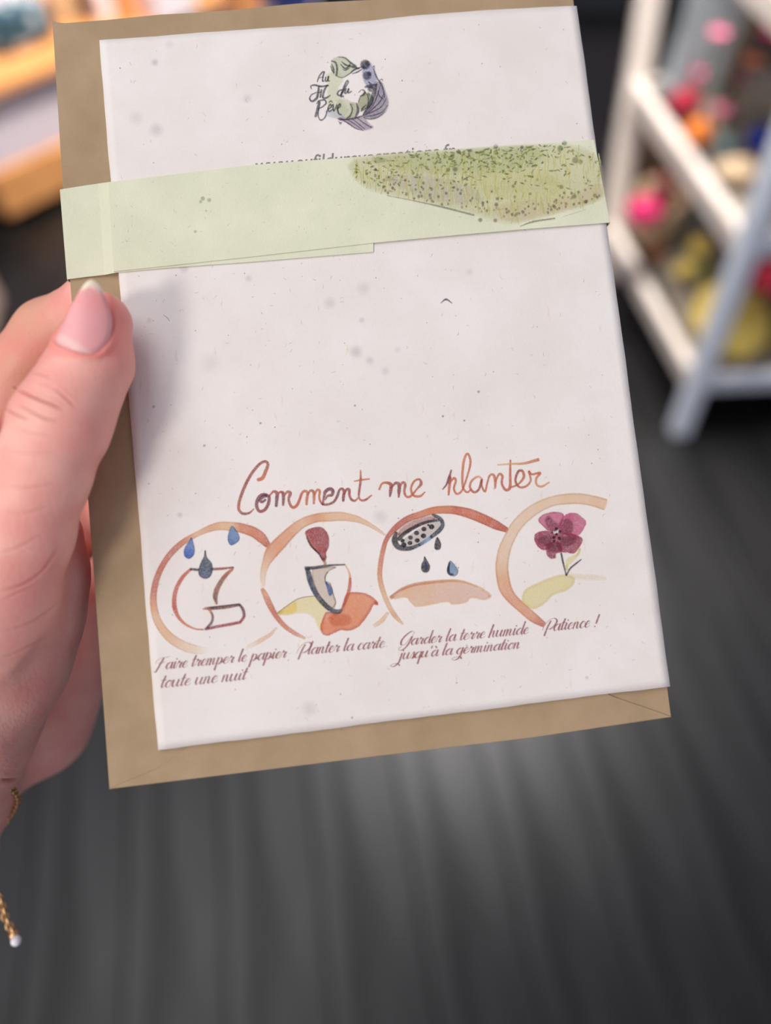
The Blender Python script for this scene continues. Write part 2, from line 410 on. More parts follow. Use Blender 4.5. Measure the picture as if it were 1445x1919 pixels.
S(A, [(530, 405), (560, 370), (588, 385), (572, 440), (590, 500), (620, 522), (655, 495), (680, 440), (700, 385), (728, 362), (755, 380), (748, 440), (745, 495)], [14, 26, 34, 24, 26, 28, 28, 26, 24, 24, 28, 28, 20], [OG, RB, RB, OG, ORD, OG, OG, OG])
S(A, [(755, 400), (785, 358), (815, 375), (818, 430), (815, 485)], [14, 24, 30, 28, 20], [OG, RB, OG, OG])
S(A, [(822, 400), (848, 352), (872, 362), (868, 420), (880, 465), (905, 490)], [14, 22, 26, 20, 20, 22], [OG, OG, OG, RB])
S(A, [(905, 470), (918, 400), (930, 365), (970, 342), (1000, 360), (990, 400), (950, 410), (925, 450)], [20, 28, 34, 34, 34, 30, 22, 8], [RB, VI, VI, VI, RB, VI])
S(A, [(895, 488), (950, 492), (1010, 465), (1045, 405), (1062, 355), (1090, 340), (1108, 370), (1102, 420), (1100, 460)], [24, 22, 24, 26, 24, 24, 30, 30, 22], [VI, RB, VI, RB, RB, VI])
S(A, [(1108, 400), (1130, 350), (1158, 350), (1160, 400), (1180, 445), (1215, 455), (1245, 425)], [12, 24, 28, 24, 24, 22, 12], [RB, RB, RB, OG])
S(A, [(1268, 160), (1268, 260), (1255, 360), (1252, 420), (1275, 452), (1320, 445), (1375, 402)], [12, 24, 22, 18, 20, 22, 14], [OG, RB, RB, OG, RB, OG])
S(A, [(1205, 268), (1280, 254), (1355, 245)], [10, 18, 12], [OG, OG])
S(B, [(45, 330), (65, 285), (100, 274), (138, 290), (136, 340), (130, 385)], [14, 16, 20, 30, 28, 14], [OG, OG, RB, VI])
S(B, [(140, 315), (175, 278), (203, 290), (203, 340), (200, 392)], [12, 22, 30, 28, 12], [RB, RB, VI, RB])
S(B, [(208, 310), (232, 272), (252, 290), (245, 345), (262, 385), (298, 380), (345, 325), (378, 285), (366, 248), (325, 262), (298, 320), (318, 375), (370, 382), (410, 348)], [12, 20, 22, 18, 18, 18, 14, 26, 16, 16, 18, 18, 20, 10], [OG, RB, OG, OG, RB, OG, OG, OG])
S(B, [(550, 328), (580, 290), (600, 240), (620, 172)], [10, 14, 22, 12], [RB, VI, VI, RB])
S(B, [(612, 230), (604, 300), (598, 372)], [20, 22, 14], [RB, OG, OG])
S(B, [(600, 285), (640, 238), (655, 262), (640, 320), (662, 362), (705, 335), (750, 210), (772, 110), (750, 42), (722, 90), (708, 200), (712, 310), (745, 350), (775, 330)], [10, 18, 18, 16, 18, 16, 14, 18, 16, 20, 20, 18, 16, 12], [OG, OG, OG, OG, OG, (218, 134, 88), OG, OG])
S(B, [(865, 242), (830, 226), (782, 260), (768, 310), (800, 350), (840, 325), (862, 245), (862, 300), (888, 345), (905, 280), (925, 218), (955, 212), (970, 260), (968, 318)], [16, 16, 18, 18, 20, 18, 16, 16, 16, 14, 16, 20, 24, 16], [PAL, OG, RB, OG, OG, OG])
S(B, [(972, 262), (1000, 206), (1026, 222), (1022, 280), (1050, 330), (1086, 312), (1088, 200), (1090, 95)], [12, 18, 20, 18, 22, 24, 20, 14], [OG, OG, ORD, OG, OG])
S(B, [(985, 132), (1100, 124), (1200, 120), (1315, 90)], [10, 14, 20, 26], [PAL, (218, 168, 112), OG])
S(B, [(1090, 312), (1150, 288), (1196, 232), (1186, 182), (1152, 186), (1130, 256), (1160, 308), (1212, 304), (1252, 256), (1236, 182), (1262, 208), (1328, 196), (1296, 240), (1300, 290), (1342, 304), (1400, 270)], [14, 14, 22, 20, 20, 18, 18, 18, 16, 16, 16, 20, 18, 18, 18, 10], [OG, OG, RB, OG, OG, OG, (222, 160, 110), (222, 160, 110)])
ti.build('printed_title', card, label='handwritten orange and brown title Comment me planter')

# captions ---------------------------------------------------------------
def bowl(x=0): return [(.62 + x, .85), (.42 + x, 1.0), (.15 + x, .75), (.06 + x, .35), (.2 + x, .02), (.42 + x, .15), (.62 + x, .75)]
G = {
 'a': (.82, [bowl(), [(.68, 1), (.6, .3), (.7, 0), (.9, .25)]]),
 'c': (.58, [[(.5, .72), (.48, .95), (.3, 1), (.08, .6), (.08, .2), (.28, 0), (.58, .28)]]),
 'd': (.82, [bowl(), [(.78, 2.0), (.62, .4), (.7, 0), (.9, .25)]]),
 'e': (.60, [[(.06, .42), (.4, .55), (.5, .85), (.34, 1), (.1, .65), (.08, .2), (.28, 0), (.6, .28)]]),
 'g': (.80, [bowl(), [(.68, 1), (.55, -.2), (.35, -.75), (-.05, -.95), (-.35, -.75), (-.1, -.5), (.5, -.45), (.75, -.8)]]),
 'h': (.80, [[(.28, 2.0), (.15, 1), (.03, 0)], [(.08, .4), (.32, .95), (.5, .95), (.46, .3), (.56, 0), (.8, .25)]]),
 'i': (.38, [[(.16, 1), (.08, .3), (.18, 0), (.4, .28)], [(.24, 1.5), (.26, 1.38)]]),
 'j': (.38, [[(.18, 1), (.06, -.3), (-.2, -.85), (-.55, -1.1), (-.85, -.9), (-.5, -.6), (.0, -.75), (.2, -1)], [(.26, 1.5), (.28, 1.38)]]),
 'l': (.38, [[(.3, 2.0), (.12, .6), (.14, .05), (.38, .25)]]),
 'm': (1.08, [[(.12, 1), (.03, 0)], [(.08, .4), (.28, .97), (.42, .9), (.36, 0)], [(.42, .4), (.62, .97), (.78, .9), (.72, .25), (.82, 0), (1.05, .25)]]),
 'n': (.75, [[(.12, 1), (.03, 0)], [(.08, .4), (.3, .97), (.46, .9), (.42, .25), (.52, 0), (.75, .25)]]),
 'o': (.66, [[(.36, 1), (.12, .7), (.08, .25), (.28, 0), (.52, .3), (.52, .8), (.36, 1), (.66, .85)]]),
 'p': (.76, [[(.16, 1.05), (.06, 0), (-.02, -.9)], [(.08, .4), (.32, .97), (.56, .8), (.5, .25), (.25, 0), (.1, .2)], [(.5, .3), (.76, .3)]]),
 'q': (.76, [bowl(), [(.68, 1), (.58, 0), (.52, -.95)], [(.6, 0), (.78, .25)]]),
 'r': (.62, [[(-.02, .2), (.18, 1.1), (.24, .82), (.5, .88), (.36, .35), (.42, 0), (.64, .28)]]),
 's': (.52, [[(0, .2), (.32, 1.08), (.4, .5), (.3, .05), (.05, .08)], [(.3, .05), (.52, .25)]]),
 't': (.42, [[(.3, 1.7), (.12, .5), (.16, .02), (.42, .28)], [(-.06, 1.08), (.2, 1.15), (.5, 1.1)]]),
 'u': (.82, [[(.12, 1), (.04, .35), (.16, 0), (.4, .25), (.56, .8)], [(.6, 1), (.5, .3), (.6, 0), (.82, .25)]]),
 'F': (1.15, [[(.72, 1.75), (.5, 1.0), (.28, .2), (.1, -.35), (-.15, -.2)], [(-.1, 1.0), (.05, 1.5), (.5, 1.85), (1.0, 1.85), (1.35, 2.0)], [(.25, 1.0), (.6, 1.05), (.95, 1.2)]]),
 'P': (1.25, [[(.75, 1.6), (.5, .6), (.34, -.6)], [(.0, .3), (.12, 1.0), (.5, 1.7), (1.05, 1.95), (1.45, 1.55), (1.3, .85), (.85, .35), (.6, .4)]]),
 'G': (1.30, [[(1.25, 1.5), (1.42, 1.95), (1.1, 2.2), (.55, 1.7), (.15, .9), (.2, .2), (.6, .2), (1.0, .9), (1.25, 1.4), (1.1, .5), (.75, -.35), (.3, -.7), (.0, -.4), (.3, -.1)]]),
 "'": (.30, [[(.22, 1.75), (.15, 1.4)]]),
 '!': (.30, [[(.4, 1.8), (.32, 1.2), (.24, .5)], [(.15, .08), (.17, -.02)]]),
 ' ': (.42, []),
}
G['à'] = (.82, G['a'][1] + [[(.3, 1.65), (.48, 1.35)]])
def caption(text, x0, y0, x1, y1, xh, name, label=None, wmax=3.1, wmin=1.0, col=(158, 96, 100)):
    ink = Ink(0.00036); tot = sum(G[c][0] for c in text) ; L = math.hypot(x1 - x0, y1 - y0)
    sx = L / tot; ux, uy = (x1 - x0) / L, (y1 - y0) / L; vx, vy = uy, -ux; pen = 0.0; sh = 0.32 * xh / sx
    for c in text:
        adv, sts = G[c]
        for st in sts:
            n = len(st); P = np.array([(pen + p[0] + sh * p[1], p[1]) for p in st])
            Q = np.stack([x0 + P[:, 0] * sx * ux + P[:, 1] * xh * vx, y0 + P[:, 0] * sx * uy + P[:, 1] * xh * vy], 1)
            if n > 2:
                Qe = np.vstack([2 * Q[0] - Q[1], Q, 2 * Q[-1] - Q[-2]]); out = []
                for i in range(1, len(Qe) - 2):
                    for k in range(5):
                        t = k / 5; p0, p1, p2, p3 = Qe[i - 1:i + 3]
                        out.append(0.5 * ((2 * p1) + (-p0 + p2) * t + (2 * p0 - 5 * p1 + 4 * p2 - p3) * t * t + (-p0 + 3 * p1 - 3 * p2 + p3) * t ** 3))
                out.append(Qe[-2]); Q = np.array(out)
            D = np.gradient(Q, axis=0); ln = np.linalg.norm(D, axis=1) + 1e-9
            down = np.clip(D[:, 1] / ln, 0, 1) ** 0.8
            rows = [(Q[k, 0], Q[k, 1], wmin + (wmax - wmin) * down[k], col, 0.62 + 0.33 * down[k]) for k in range(len(Q))]
            if n == 2: rows = [(q[0], q[1], wmax * .85, col, .85) for q in Q]
            ink.ribbon(rows, None, fe=0.7, kink=True)
        pen += adv
    ink.build(name, card, label=label)
caption('Faire tremper le papier', 290, 1256, 536, 1232, 11.8, 'printed_caption', 'small script caption Faire tremper le papier')
caption('toute une nuit', 300, 1289.5, 461, 1273.5, 12.6, 'printed_caption', 'small script caption toute une nuit')
caption('Planter la carte', 555, 1228.5, 720, 1213.5, 11.8, 'printed_caption', 'small script caption Planter la carte')
caption('Garder la terre humide', 748, 1211, 990, 1187.5, 11.6, 'printed_caption', 'small script caption Garder la terre humide')
caption("jusqu'à la germination", 748, 1236, 974, 1215, 11.2, 'printed_caption', 'small script caption jusqu’à la germination')
caption('Patience !', 1016, 1184.5, 1117, 1174, 12.0, 'printed_caption', 'small script caption Patience !')

# web address, mostly under the band -------------------------------------
def address():
    cu = bpy.data.curves.new('tmp', 'FONT'); cu.body = 'www.aufildurevecreations.fr'; cu.size = 1.0; cu.offset = 0.012; cu.resolution_u = 4
    ob = bpy.data.objects.new('tmp', cu); COL.objects.link(ob)
    bpy.context.view_layer.update()
    me = bpy.data.meshes.new_from_object(ob.evaluated_get(bpy.context.evaluated_depsgraph_get()))
    vs = np.array([v.co[:] for v in me.vertices]); fs = [tuple(p.vertices) for p in me.polygons]
    bpy.data.objects.remove(ob); bpy.data.curves.remove(cu); bpy.data.meshes.remove(me)
    w = vs[:, 0].max() - vs[:, 0].min(); x = (vs[:, 0] - vs[:, 0].min()) / w; s = 376 / w
    ux, uy = 0.997, -0.0775
    px = 477 + x * 376 * ux + vs[:, 1] * s * 0.0872; py = 321.3 + x * 376 * uy - vs[:, 1] * s * 0.9962 * 1.02
    mesh_obj('printed_web_address', cf(px, py, 0.00003), fs, M_INK, card, cols=[(*lin((84, 86, 92)), .72)] * len(vs), label='grey web address half hidden under the green band')
address()

# pictures ---------------------------------------------------------------
R1 = (280, 960, 5.558); R2 = (480, 940, 5.558); R3 = (700, 930, 5.558); R4 = (920, 910, 6.02)
def ring(name, segs, label=None):
    ink = Ink(0.00027)
    for tf, rows in segs: 
        ink.ribbon([(x, y, w, c, a * .92) for x, y, w, c, a in rows], tf, fe=2.2, sub=8, wob=0.03)
        # pigment gathers at the edge of a brush stroke
        P = np.array([(r[0], r[1]) for r in rows], float); D = np.gradient(P, axis=0); D /= (np.linalg.norm(D, axis=1)[:, None] + 1e-9)
        Nn = np.stack([-D[:, 1], D[:, 0]], 1)
        for sgn in (1, -1):
            ink.ribbon([(P[k, 0] + sgn * Nn[k, 0] * rows[k][2] * .43, P[k, 1] + sgn * Nn[k, 1] * rows[k][2] * .43, max(6, rows[k][2] * .12), tuple(v * .86 for v in rows[k][3]), rows[k][4] * .38) for k in range(len(rows))], tf, fe=1.2, sub=8, cap=False)
    ink.build(name, card, label=label)
RD = (204, 112, 84)
ring('printed_ring', [(R1, [(1235, 345, 60, ORD, .9), (1165, 265, 105, OR, .9), (1080, 205, 105, OR, .9), (960, 165, 100, OR, .85), (860, 150, 95, PAL, .85), (750, 142, 85, PAL, .85), (640, 165, 70, (226, 160, 110), .85), (500, 225, 50, PAL, .85), (360, 305, 58, OR, .85), (250, 400, 60, RD, .85), (150, 530, 58, RD, .85), (80, 680, 60, RD, .85), (45, 830, 65, RD, .85), (42, 950, 70, (224, 150, 108), .85), (65, 1080, 78, PAL, .85), (120, 1195, 85, PAL, .85), (220, 1310, 95, PAL, .8), (350, 1390, 100, PAL2, .65), (480, 1430, 95, PAL2, .4), (600, 1440, 60, PAL2, .05)]),
     (R1, [(1030, 1400, 40, PAL2, .25), (1150, 1340, 45, PAL, .55), (1260, 1270, 32, PAL, .6), (1325, 1200, 14, PAL, .4)])], 'orange ring around the curled paper')
ring('printed_ring', [(R2, [(510, 1425, 22, PAL, .7), (400, 1370, 42, OR, .75), (290, 1290, 46, OR, .85), (200, 1180, 52, RD, .85), (130, 1050, 62, OR, .85), (90, 960, 55, (228, 164, 116), .85), (62, 910, 34, OR, .8)]),
     (R2, [(72, 880, 40, PAL2, .35), (70, 770, 55, PAL2, .6), (100, 650, 80, PAL, .8), (160, 530, 135, (228, 160, 116), .85), (255, 425, 135, (228, 160, 116), .85), (370, 310, 112, (230, 166, 122), .85), (480, 225, 98, PAL, .85), (620, 172, 90, (226, 152, 108), .85), (760, 158, 95, PAL, .85), (900, 155, 90, PAL, .85), (1040, 180, 68, PAL, .8), (1150, 225, 45, PAL, .75), (1260, 290, 32, PAL, .65), (1350, 352, 16, PAL, .5)]),
     (R3, [(10, 1350, 36, PAL, .5), (90, 1290, 46, PAL, .55), (150, 1210, 24, PAL, .5)])], 'pale orange ring around the trowel')
ring('printed_ring', [(R3, [(305, 1332, 18, PAL, .6), (220, 1240, 48, (226, 164, 112), .8), (150, 1120, 48, PAL, .8), (90, 960, 50, (228, 172, 118), .85), (65, 830, 48, (224, 150, 100), .85), (75, 690, 48, OR, .85), (100, 560, 46, OR, .9), (140, 440, 44, ORD, .95), (230, 330, 60, ORD, .9), (350, 240, 65, ORD, .9), (480, 192, 66, OR, .9), (620, 150, 75, (216, 128, 78), .95), (760, 140, 82, (216, 128, 78), .95), (860, 147, 85, (204, 100, 66), .95), (1000, 180, 100, (212, 114, 72), .95), (1150, 240, 100, (206, 104, 66), .95), (1280, 302, 92, (200, 92, 60), .95), (1390, 352, 50, (198, 84, 58), .95)])], 'dark orange ring around the watering rose')
ring('printed_ring', [(R4, [(600, 1570, 60, ORD, .85), (480, 1490, 105, (224, 150, 108), .85), (340, 1370, 110, (228, 160, 118), .85), (230, 1265, 120, (228, 158, 114), .85), (160, 1150, 145, (230, 168, 124), .85), (130, 1000, 145, (232, 180, 138), .85), (125, 880, 145, (236, 198, 162), .85), (155, 720, 140, PAL2, .8), (210, 590, 130, PAL2, .75), (290, 450, 130, PAL2, .75), (420, 320, 130, PAL2, .75), (560, 230, 120, PAL2, .8), (700, 175, 112, PAL2, .8), (850, 152, 118, (236, 200, 164), .85), (1000, 148, 120, (236, 200, 164), .85), (1150, 172, 120, (236, 196, 158), .85), (1292, 215, 128, (236, 196, 158), .85)])], 'broad pale orange ring around the pink flower')

def drop(poly, tf, c, c2=None, rim=None, label=None, extra=None):
    k = Ink(0.00040); k.blob(poly, c, .92, rim=rim or tuple(v * .7 for v in c), tf=tf, col2=c2, d2=(.3, -1), fe=1.0, rw=1.6)
    if extra: extra(k)
    k.build('printed_drop', card, label=label)
drop([(436, 262), (458, 320), (470, 390), (458, 450), (410, 485), (366, 458), (358, 400), (380, 345), (412, 300)], R1, (54, 96, 176), (90, 140, 205), (44, 74, 140), 'blue drop')
drop([(858, 142), (900, 182), (936, 250), (928, 300), (850, 345), (815, 285), (826, 210)], R1, (58, 100, 176), (130, 165, 200), (56, 84, 120), 'blue drop')
drop([(580, 392), (600, 470), (648, 530), (658, 610), (625, 678), (565, 692), (516, 655), (512, 590), (540, 510), (566, 460)], R1, (58, 82, 124), (96, 104, 100), (44, 54, 78), 'dark blue drop')
k = Ink(0.00032)
S = lambda pts, w, c, a=.88, tf=R1: stroke(k, tf, pts, w, c, a, fe=1.2)
S([(432, 590), (350, 670), (290, 770), (260, 880), (262, 990), (300, 1090), (380, 1170), (480, 1215), (562, 1222)], [26, 38, 42, 46, 48, 36, 24, 16, 12], [ORD, RD, RD, RD, ORD, RD, OR, OR, RB])
S([(430, 592), (515, 600)], 26, [(80, 50, 54)])
S([(640, 592), (750, 588), (875, 574)], [28, 26, 18], [VI, (170, 80, 66), (96, 60, 56)])
S([(868, 588), (800, 650), (740, 730), (700, 810), (685, 880), (700, 955)], [26, 40, 48, 54, 50, 22], [OG, (170, 92, 68), (150, 96, 74), (160, 102, 80), (130, 86, 70), (140, 104, 70)])
S([(556, 1008), (650, 1000), (800, 985), (935, 962)], [10, 34, 38, 30], [ORD, (100, 62, 56), (128, 80, 66), (120, 62, 58)])
S([(570, 992), (700, 982), (930, 958)], [6, 12, 12], [DK, DK, DK], .6)
S([(938, 962), (972, 1010), (985, 1080), (948, 1142)], [26, 30, 30, 26], [(96, 56, 70), (90, 50, 70), (150, 66, 76), (166, 70, 78)])
S([(945, 1145), (850, 1165), (700, 1192), (580, 1218)], [30, 30, 30, 26], [(170, 72, 78), (160, 66, 76), (168, 74, 82), (120, 54, 80)])
S([(622, 1012), (655, 1070), (650, 1140), (598, 1205)], [26, 24, 26, 24], [OR, (120, 84, 86), (110, 70, 80), VI])
k.build('printed_curled_paper', card)

k = Ink(0.00030)
S = lambda pts, w, c, a=.88, tf=R2: stroke(k, tf, pts, w, c, a, fe=1.2)
k.blob([(215, 1168), (330, 1080), (450, 1010), (590, 985), (650, 1020), (730, 1110), (710, 1200), (690, 1350), (640, 1300), (600, 1215), (500, 1160), (350, 1172)], (238, 226, 170), .75, tf=R2, fe=4, rw=4)
k.blob([(225, 1165), (320, 1095), (410, 1045), (415, 1140), (330, 1178)], (244, 218, 118), .7, tf=R2, fe=3)
S([(215, 1168), (330, 1080), (450, 1008), (610, 982)], [10, 9, 9, 6], [(130, 122, 96)], .8)
k.build('printed_soil', card, label='pale yellow patch of ground')
k = Ink(0.00033)
k.blob([(940, 962), (1080, 945), (1180, 975), (1255, 1035), (1270, 1078), (1225, 1075), (1195, 1130), (1150, 1200), (1080, 1290), (980, 1342), (880, 1340), (800, 1375), (740, 1396), (690, 1375), (672, 1320), (680, 1260), (730, 1150), (830, 1165), (900, 1110)], (232, 152, 108), .9, rim=(204, 98, 72), ra=.95, tf=R2, rw=5, fe=1.6, wob=.8, col2=(228, 138, 92), d2=(0, 1))
k.blob([(760, 1200), (880, 1170), (980, 1200), (960, 1280), (800, 1290)], (216, 112, 76), .45, tf=R2, fe=14, rw=5)
k.build('printed_soil', card, label='orange patch of ground')
k = Ink(0.00037)
S = lambda pts, w, c, a=.9, tf=R2: stroke(k, tf, pts, w, c, a, fe=1.2)
k.blob([(585, 705), (700, 688), (835, 682), (745, 735), (722, 820), (770, 850), (800, 960), (828, 1060), (800, 1110), (700, 1040), (615, 890)], (214, 198, 180), .85, rim=(170, 150, 130), tf=R2, rw=2)
k.blob([(720, 832), (785, 890), (800, 950), (762, 982), (738, 900)], (72, 108, 168), .85, tf=R2)
S([(748, 735), (720, 775), (718, 835)], [9, 9, 7], [(110, 90, 76)], .8); S([(772, 850), (800, 950), (828, 1050), (800, 1100)], [8, 8, 10, 8], [(150, 120, 90)], .8)
S([(512, 692), (600, 690), (700, 675), (800, 662), (925, 657)], [34, 34, 30, 20, 12], [(46, 52, 62), (60, 70, 90), (70, 76, 84), (60, 60, 64)])
S([(532, 700), (555, 790), (590, 895), (650, 1000), (730, 1088), (800, 1138), (860, 1145), (890, 1120)], [46, 60, 56, 52, 52, 50, 46, 22], [(52, 56, 62), (50, 66, 96), (52, 60, 80), (44, 52, 68), (60, 64, 70), (90, 84, 80)])
S([(930, 662), (968, 740), (978, 800)], [12, 18, 22], [(232, 190, 140), (226, 160, 110)]); S([(978, 800), (975, 870), (960, 950), (930, 1030), (893, 1112)], [24, 34, 36, 34, 18], [ORD, RD, RD, RB])
k.blob([(510, 322), (560, 282), (660, 262), (722, 300), (757, 372), (755, 470), (728, 532), (732, 590), (700, 622), (655, 545), (592, 492), (548, 412)], (166, 72, 76), .92, rim=(150, 54, 62), tf=R2, rw=2.5, wob=.5)
S([(525, 370), (570, 460), (650, 540), (690, 605)], [14, 16, 18, 16], [(60, 40, 48)], .85); S([(700, 600), (716, 640), (714, 672)], [36, 26, 34], [(100, 66, 60), (190, 150, 130), (150, 110, 90)])
S([(530, 330), (575, 420), (640, 500)], [10, 12, 8], [(230, 140, 110)], .7)
k.build('printed_trowel', card)

k = Ink(0.00036)
S = lambda pts, w, c, a=.92, tf=R3: stroke(k, tf, pts, w, c, a, fe=1.2)
k.blob([(240, 410), (300, 320), (450, 235), (600, 205), (650, 245), (480, 310), (330, 390)], (182, 138, 128), .75, tf=R3, fe=4)
k.blob([(290, 470), (420, 370), (560, 290), (680, 265), (690, 320), (580, 420), (440, 500), (310, 530)], (206, 196, 190), .8, tf=R3)
S([(235, 375), (218, 460), (262, 530), (370, 545), (480, 505)], [30, 62, 56, 44, 34], [(52, 44, 54), DK, (38, 40, 50)])
S([(480, 505), (560, 455), (610, 420)], [34, 38, 34], [(70, 90, 120), (132, 168, 204), (110, 140, 176)])
S([(600, 425), (680, 360), (720, 300), (700, 240), (645, 205), (610, 192)], [36, 46, 40, 40, 34, 16], [(50, 56, 74), (60, 76, 104), DK, (44, 46, 56)])
S([(255, 450), (330, 382), (450, 310), (560, 268), (680, 248)], [42, 40, 36, 30, 26], [(44, 42, 50), (40, 42, 50), (60, 66, 84)])
for x, y, r in ((316, 505, 28), (380, 486, 26), (455, 460, 27), (520, 412, 29), (605, 318, 30), (525, 341, 27), (448, 382, 28), (385, 430, 25), (302, 462, 24), (570, 300, 12)): k.dot(x, y, r, (38, 36, 44), .95, R3, sq=.9)
k.build('printed_watering_rose', card)
drop([(666, 424), (702, 490), (696, 545), (665, 560), (634, 540), (642, 470)], R3, (46, 46, 56), None, (36, 36, 46), 'black drop')
drop([(530, 624), (560, 670), (588, 730), (575, 780), (540, 797), (500, 772), (498, 715), (520, 665)], R3, (40, 42, 54), None, None, 'black drop', lambda i: i.blob([(545, 690), (568, 730), (560, 765), (530, 740)], (70, 80, 120), .8, tf=R3))
drop([(797, 670), (850, 720), (882, 775), (862, 825), (808, 832), (766, 795), (770, 730)], R3, (120, 150, 180), None, (100, 120, 140), 'steel blue drop', lambda i: stroke(i, R3, [(795, 690), (780, 750), (790, 805), (830, 815)], [14, 26, 26, 14], [(40, 44, 60)], .9))
k = Ink(0.00031)
k.blob([(170, 1048), (300, 965), (450, 915), (700, 878), (900, 876), (1080, 932), (1180, 990), (1226, 1042), (1150, 1080), (1020, 1058), (960, 1105), (830, 1128), (760, 1100), (600, 1128), (450, 1150), (395, 1118), (335, 1055), (200, 1072)], (230, 184, 142), .8, tf=R3, fe=3, rw=4, col2=(228, 196, 184), wob=.8)
stroke(k, R3, [(170, 1048), (300, 965), (450, 915), (700, 885), (900, 884), (1080, 940)], [14, 30, 34, 30, 22, 12], [(170, 130, 90), (208, 138, 100), (212, 144, 104), (224, 170, 124), (226, 186, 150)], .7, fe=1.8)
k.build('printed_soil', card, label='pale orange mound of ground')
k = Ink(0.00031)
k.blob([(352, 1260), (400, 1165), (550, 1090), (720, 1022), (850, 1002), (935, 1040), (930, 1110), (850, 1180), (700, 1235), (610, 1325), (480, 1390), (375, 1335)], (234, 222, 164), .8, rim=(226, 210, 140), tf=R4, fe=4, rw=4)
stroke(k, R4, [(900, 1020), (1050, 1030), (1180, 1035), (1300, 1045)], [60, 60, 60, 30], [(234, 220, 180), (236, 226, 200)], .4, fe=3)
k.blob([(850, 830), (960, 770), (1000, 700), (995, 780), (880, 900), (850, 960)], (234, 226, 168), .7, tf=R4, fe=2)
k.build('printed_soil', card, label='pale yellow ground under the flower')
k = Ink(0.00036)
pk = dict(tf=R4, fe=1.6, rw=2.6, wob=.6)
k.blob([(535, 395), (575, 335), (650, 305), (760, 298), (822, 330), (800, 410), (750, 500), (660, 515), (590, 460)], (206, 112, 146), .9, rim=(176, 60, 100), **pk)
k.blob([(825, 345), (880, 312), (960, 310), (1020, 350), (1074, 410), (1045, 490), (985, 560), (860, 560), (760, 500), (780, 400)], (190, 74, 112), .9, rim=(196, 90, 126), col2=(206, 110, 146), **pk)
k.blob([(488, 600), (500, 548), (560, 516), (650, 512), (730, 560), (700, 680), (610, 728), (540, 700), (505, 650)], (160, 62, 92), .92, rim=(168, 56, 88), **pk)
k.blob([(730, 540), (880, 540), (985, 565), (1036, 610), (1000, 690), (940, 762), (860, 755), (780, 745), (740, 660)], (158, 62, 88), .92, rim=(164, 54, 84), **pk)
k.blob([(640, 650), (780, 640), (800, 740), (735, 770), (728, 818), (665, 818), (625, 760)], (150, 60, 82), .92, rim=(164, 52, 78), **pk)
for P in ([(610, 380), (660, 345), (700, 390), (760, 440), (740, 520), (650, 500)], [(800, 400), (880, 380), (930, 440), (900, 540), (780, 520)], [(540, 590), (640, 560), (700, 600), (640, 680), (550, 650)], [(800, 590), (940, 570), (960, 620), (860, 690), (800, 660)], [(650, 660), (770, 650), (790, 730), (660, 740)]):
    k.blob(P, (122, 62, 78), .55, tf=R4, fe=5, rw=4)
for x, y, r in ((740, 486, 16), (778, 520, 18), (690, 530, 13), (740, 550, 16), (710, 585, 18), (772, 596, 20), (715, 625, 16), (745, 512, 8)): k.dot(x, y, r, (46, 32, 46) if r > 8 else (220, 200, 206), .92, R4)
k.build('printed_flower', card, label='crimson pink watercolour flower head')
k = Ink(0.00042)
stroke(k, R4, [(792, 762), (815, 870), (850, 1012)], [20, 20, 16], [(66, 62, 66)], .92); stroke(k, R4, [(850, 1015), (895, 935), (960, 880), (1020, 832)], [16, 20, 18, 9], [(66, 62, 66)], .9)
k.build('printed_stem', card, label='thin dark stem with one leaf')

# round emblem at the top --------------------------------------------------
L6 = (540, 80, 6.02); k = Ink(0.00027)
for P, c, a in (([(430, 360), (560, 330), (620, 420), (560, 520), (600, 640), (680, 760), (600, 860), (480, 800), (440, 640), (450, 480)], (216, 220, 178), .55),
                ([(430, 760), (560, 770), (640, 850), (520, 850), (440, 820)], (206, 210, 226), .6), ([(560, 640), (700, 660), (730, 800), (650, 850), (580, 780)], (206, 212, 180), .6),
                ([(490, 200), (560, 158), (640, 160), (710, 215), (760, 265), (700, 345), (620, 392), (540, 380), (488, 310)], (206, 212, 184), .85),
                ([(840, 300), (930, 240), (985, 330), (1000, 440), (930, 500), (860, 450)], (160, 164, 196), .7),
                ([(960, 470), (1050, 440), (1095, 540), (1132, 680), (1090, 790), (980, 860), (860, 850), (850, 790), (930, 700), (975, 600)], (146, 136, 156), .75),
                ([(560, 855), (700, 842), (850, 830), (900, 900), (960, 955), (860, 985), (760, 965), (660, 905)], (168, 152, 172), .75),
                ([(868, 558), (905, 620), (890, 720), (830, 770), (790, 690), (815, 610)], (170, 174, 132), .9), ([(895, 560), (955, 610), (950, 690), (890, 745), (900, 650)], (148, 158, 140), .9),
                ([(700, 680), (780, 690), (790, 790), (720, 850), (660, 850), (710, 780)], (190, 190, 160), .8)):
    k.blob(P, c, a, tf=L6, fe=4, rw=3)
DG = (66, 62, 76)
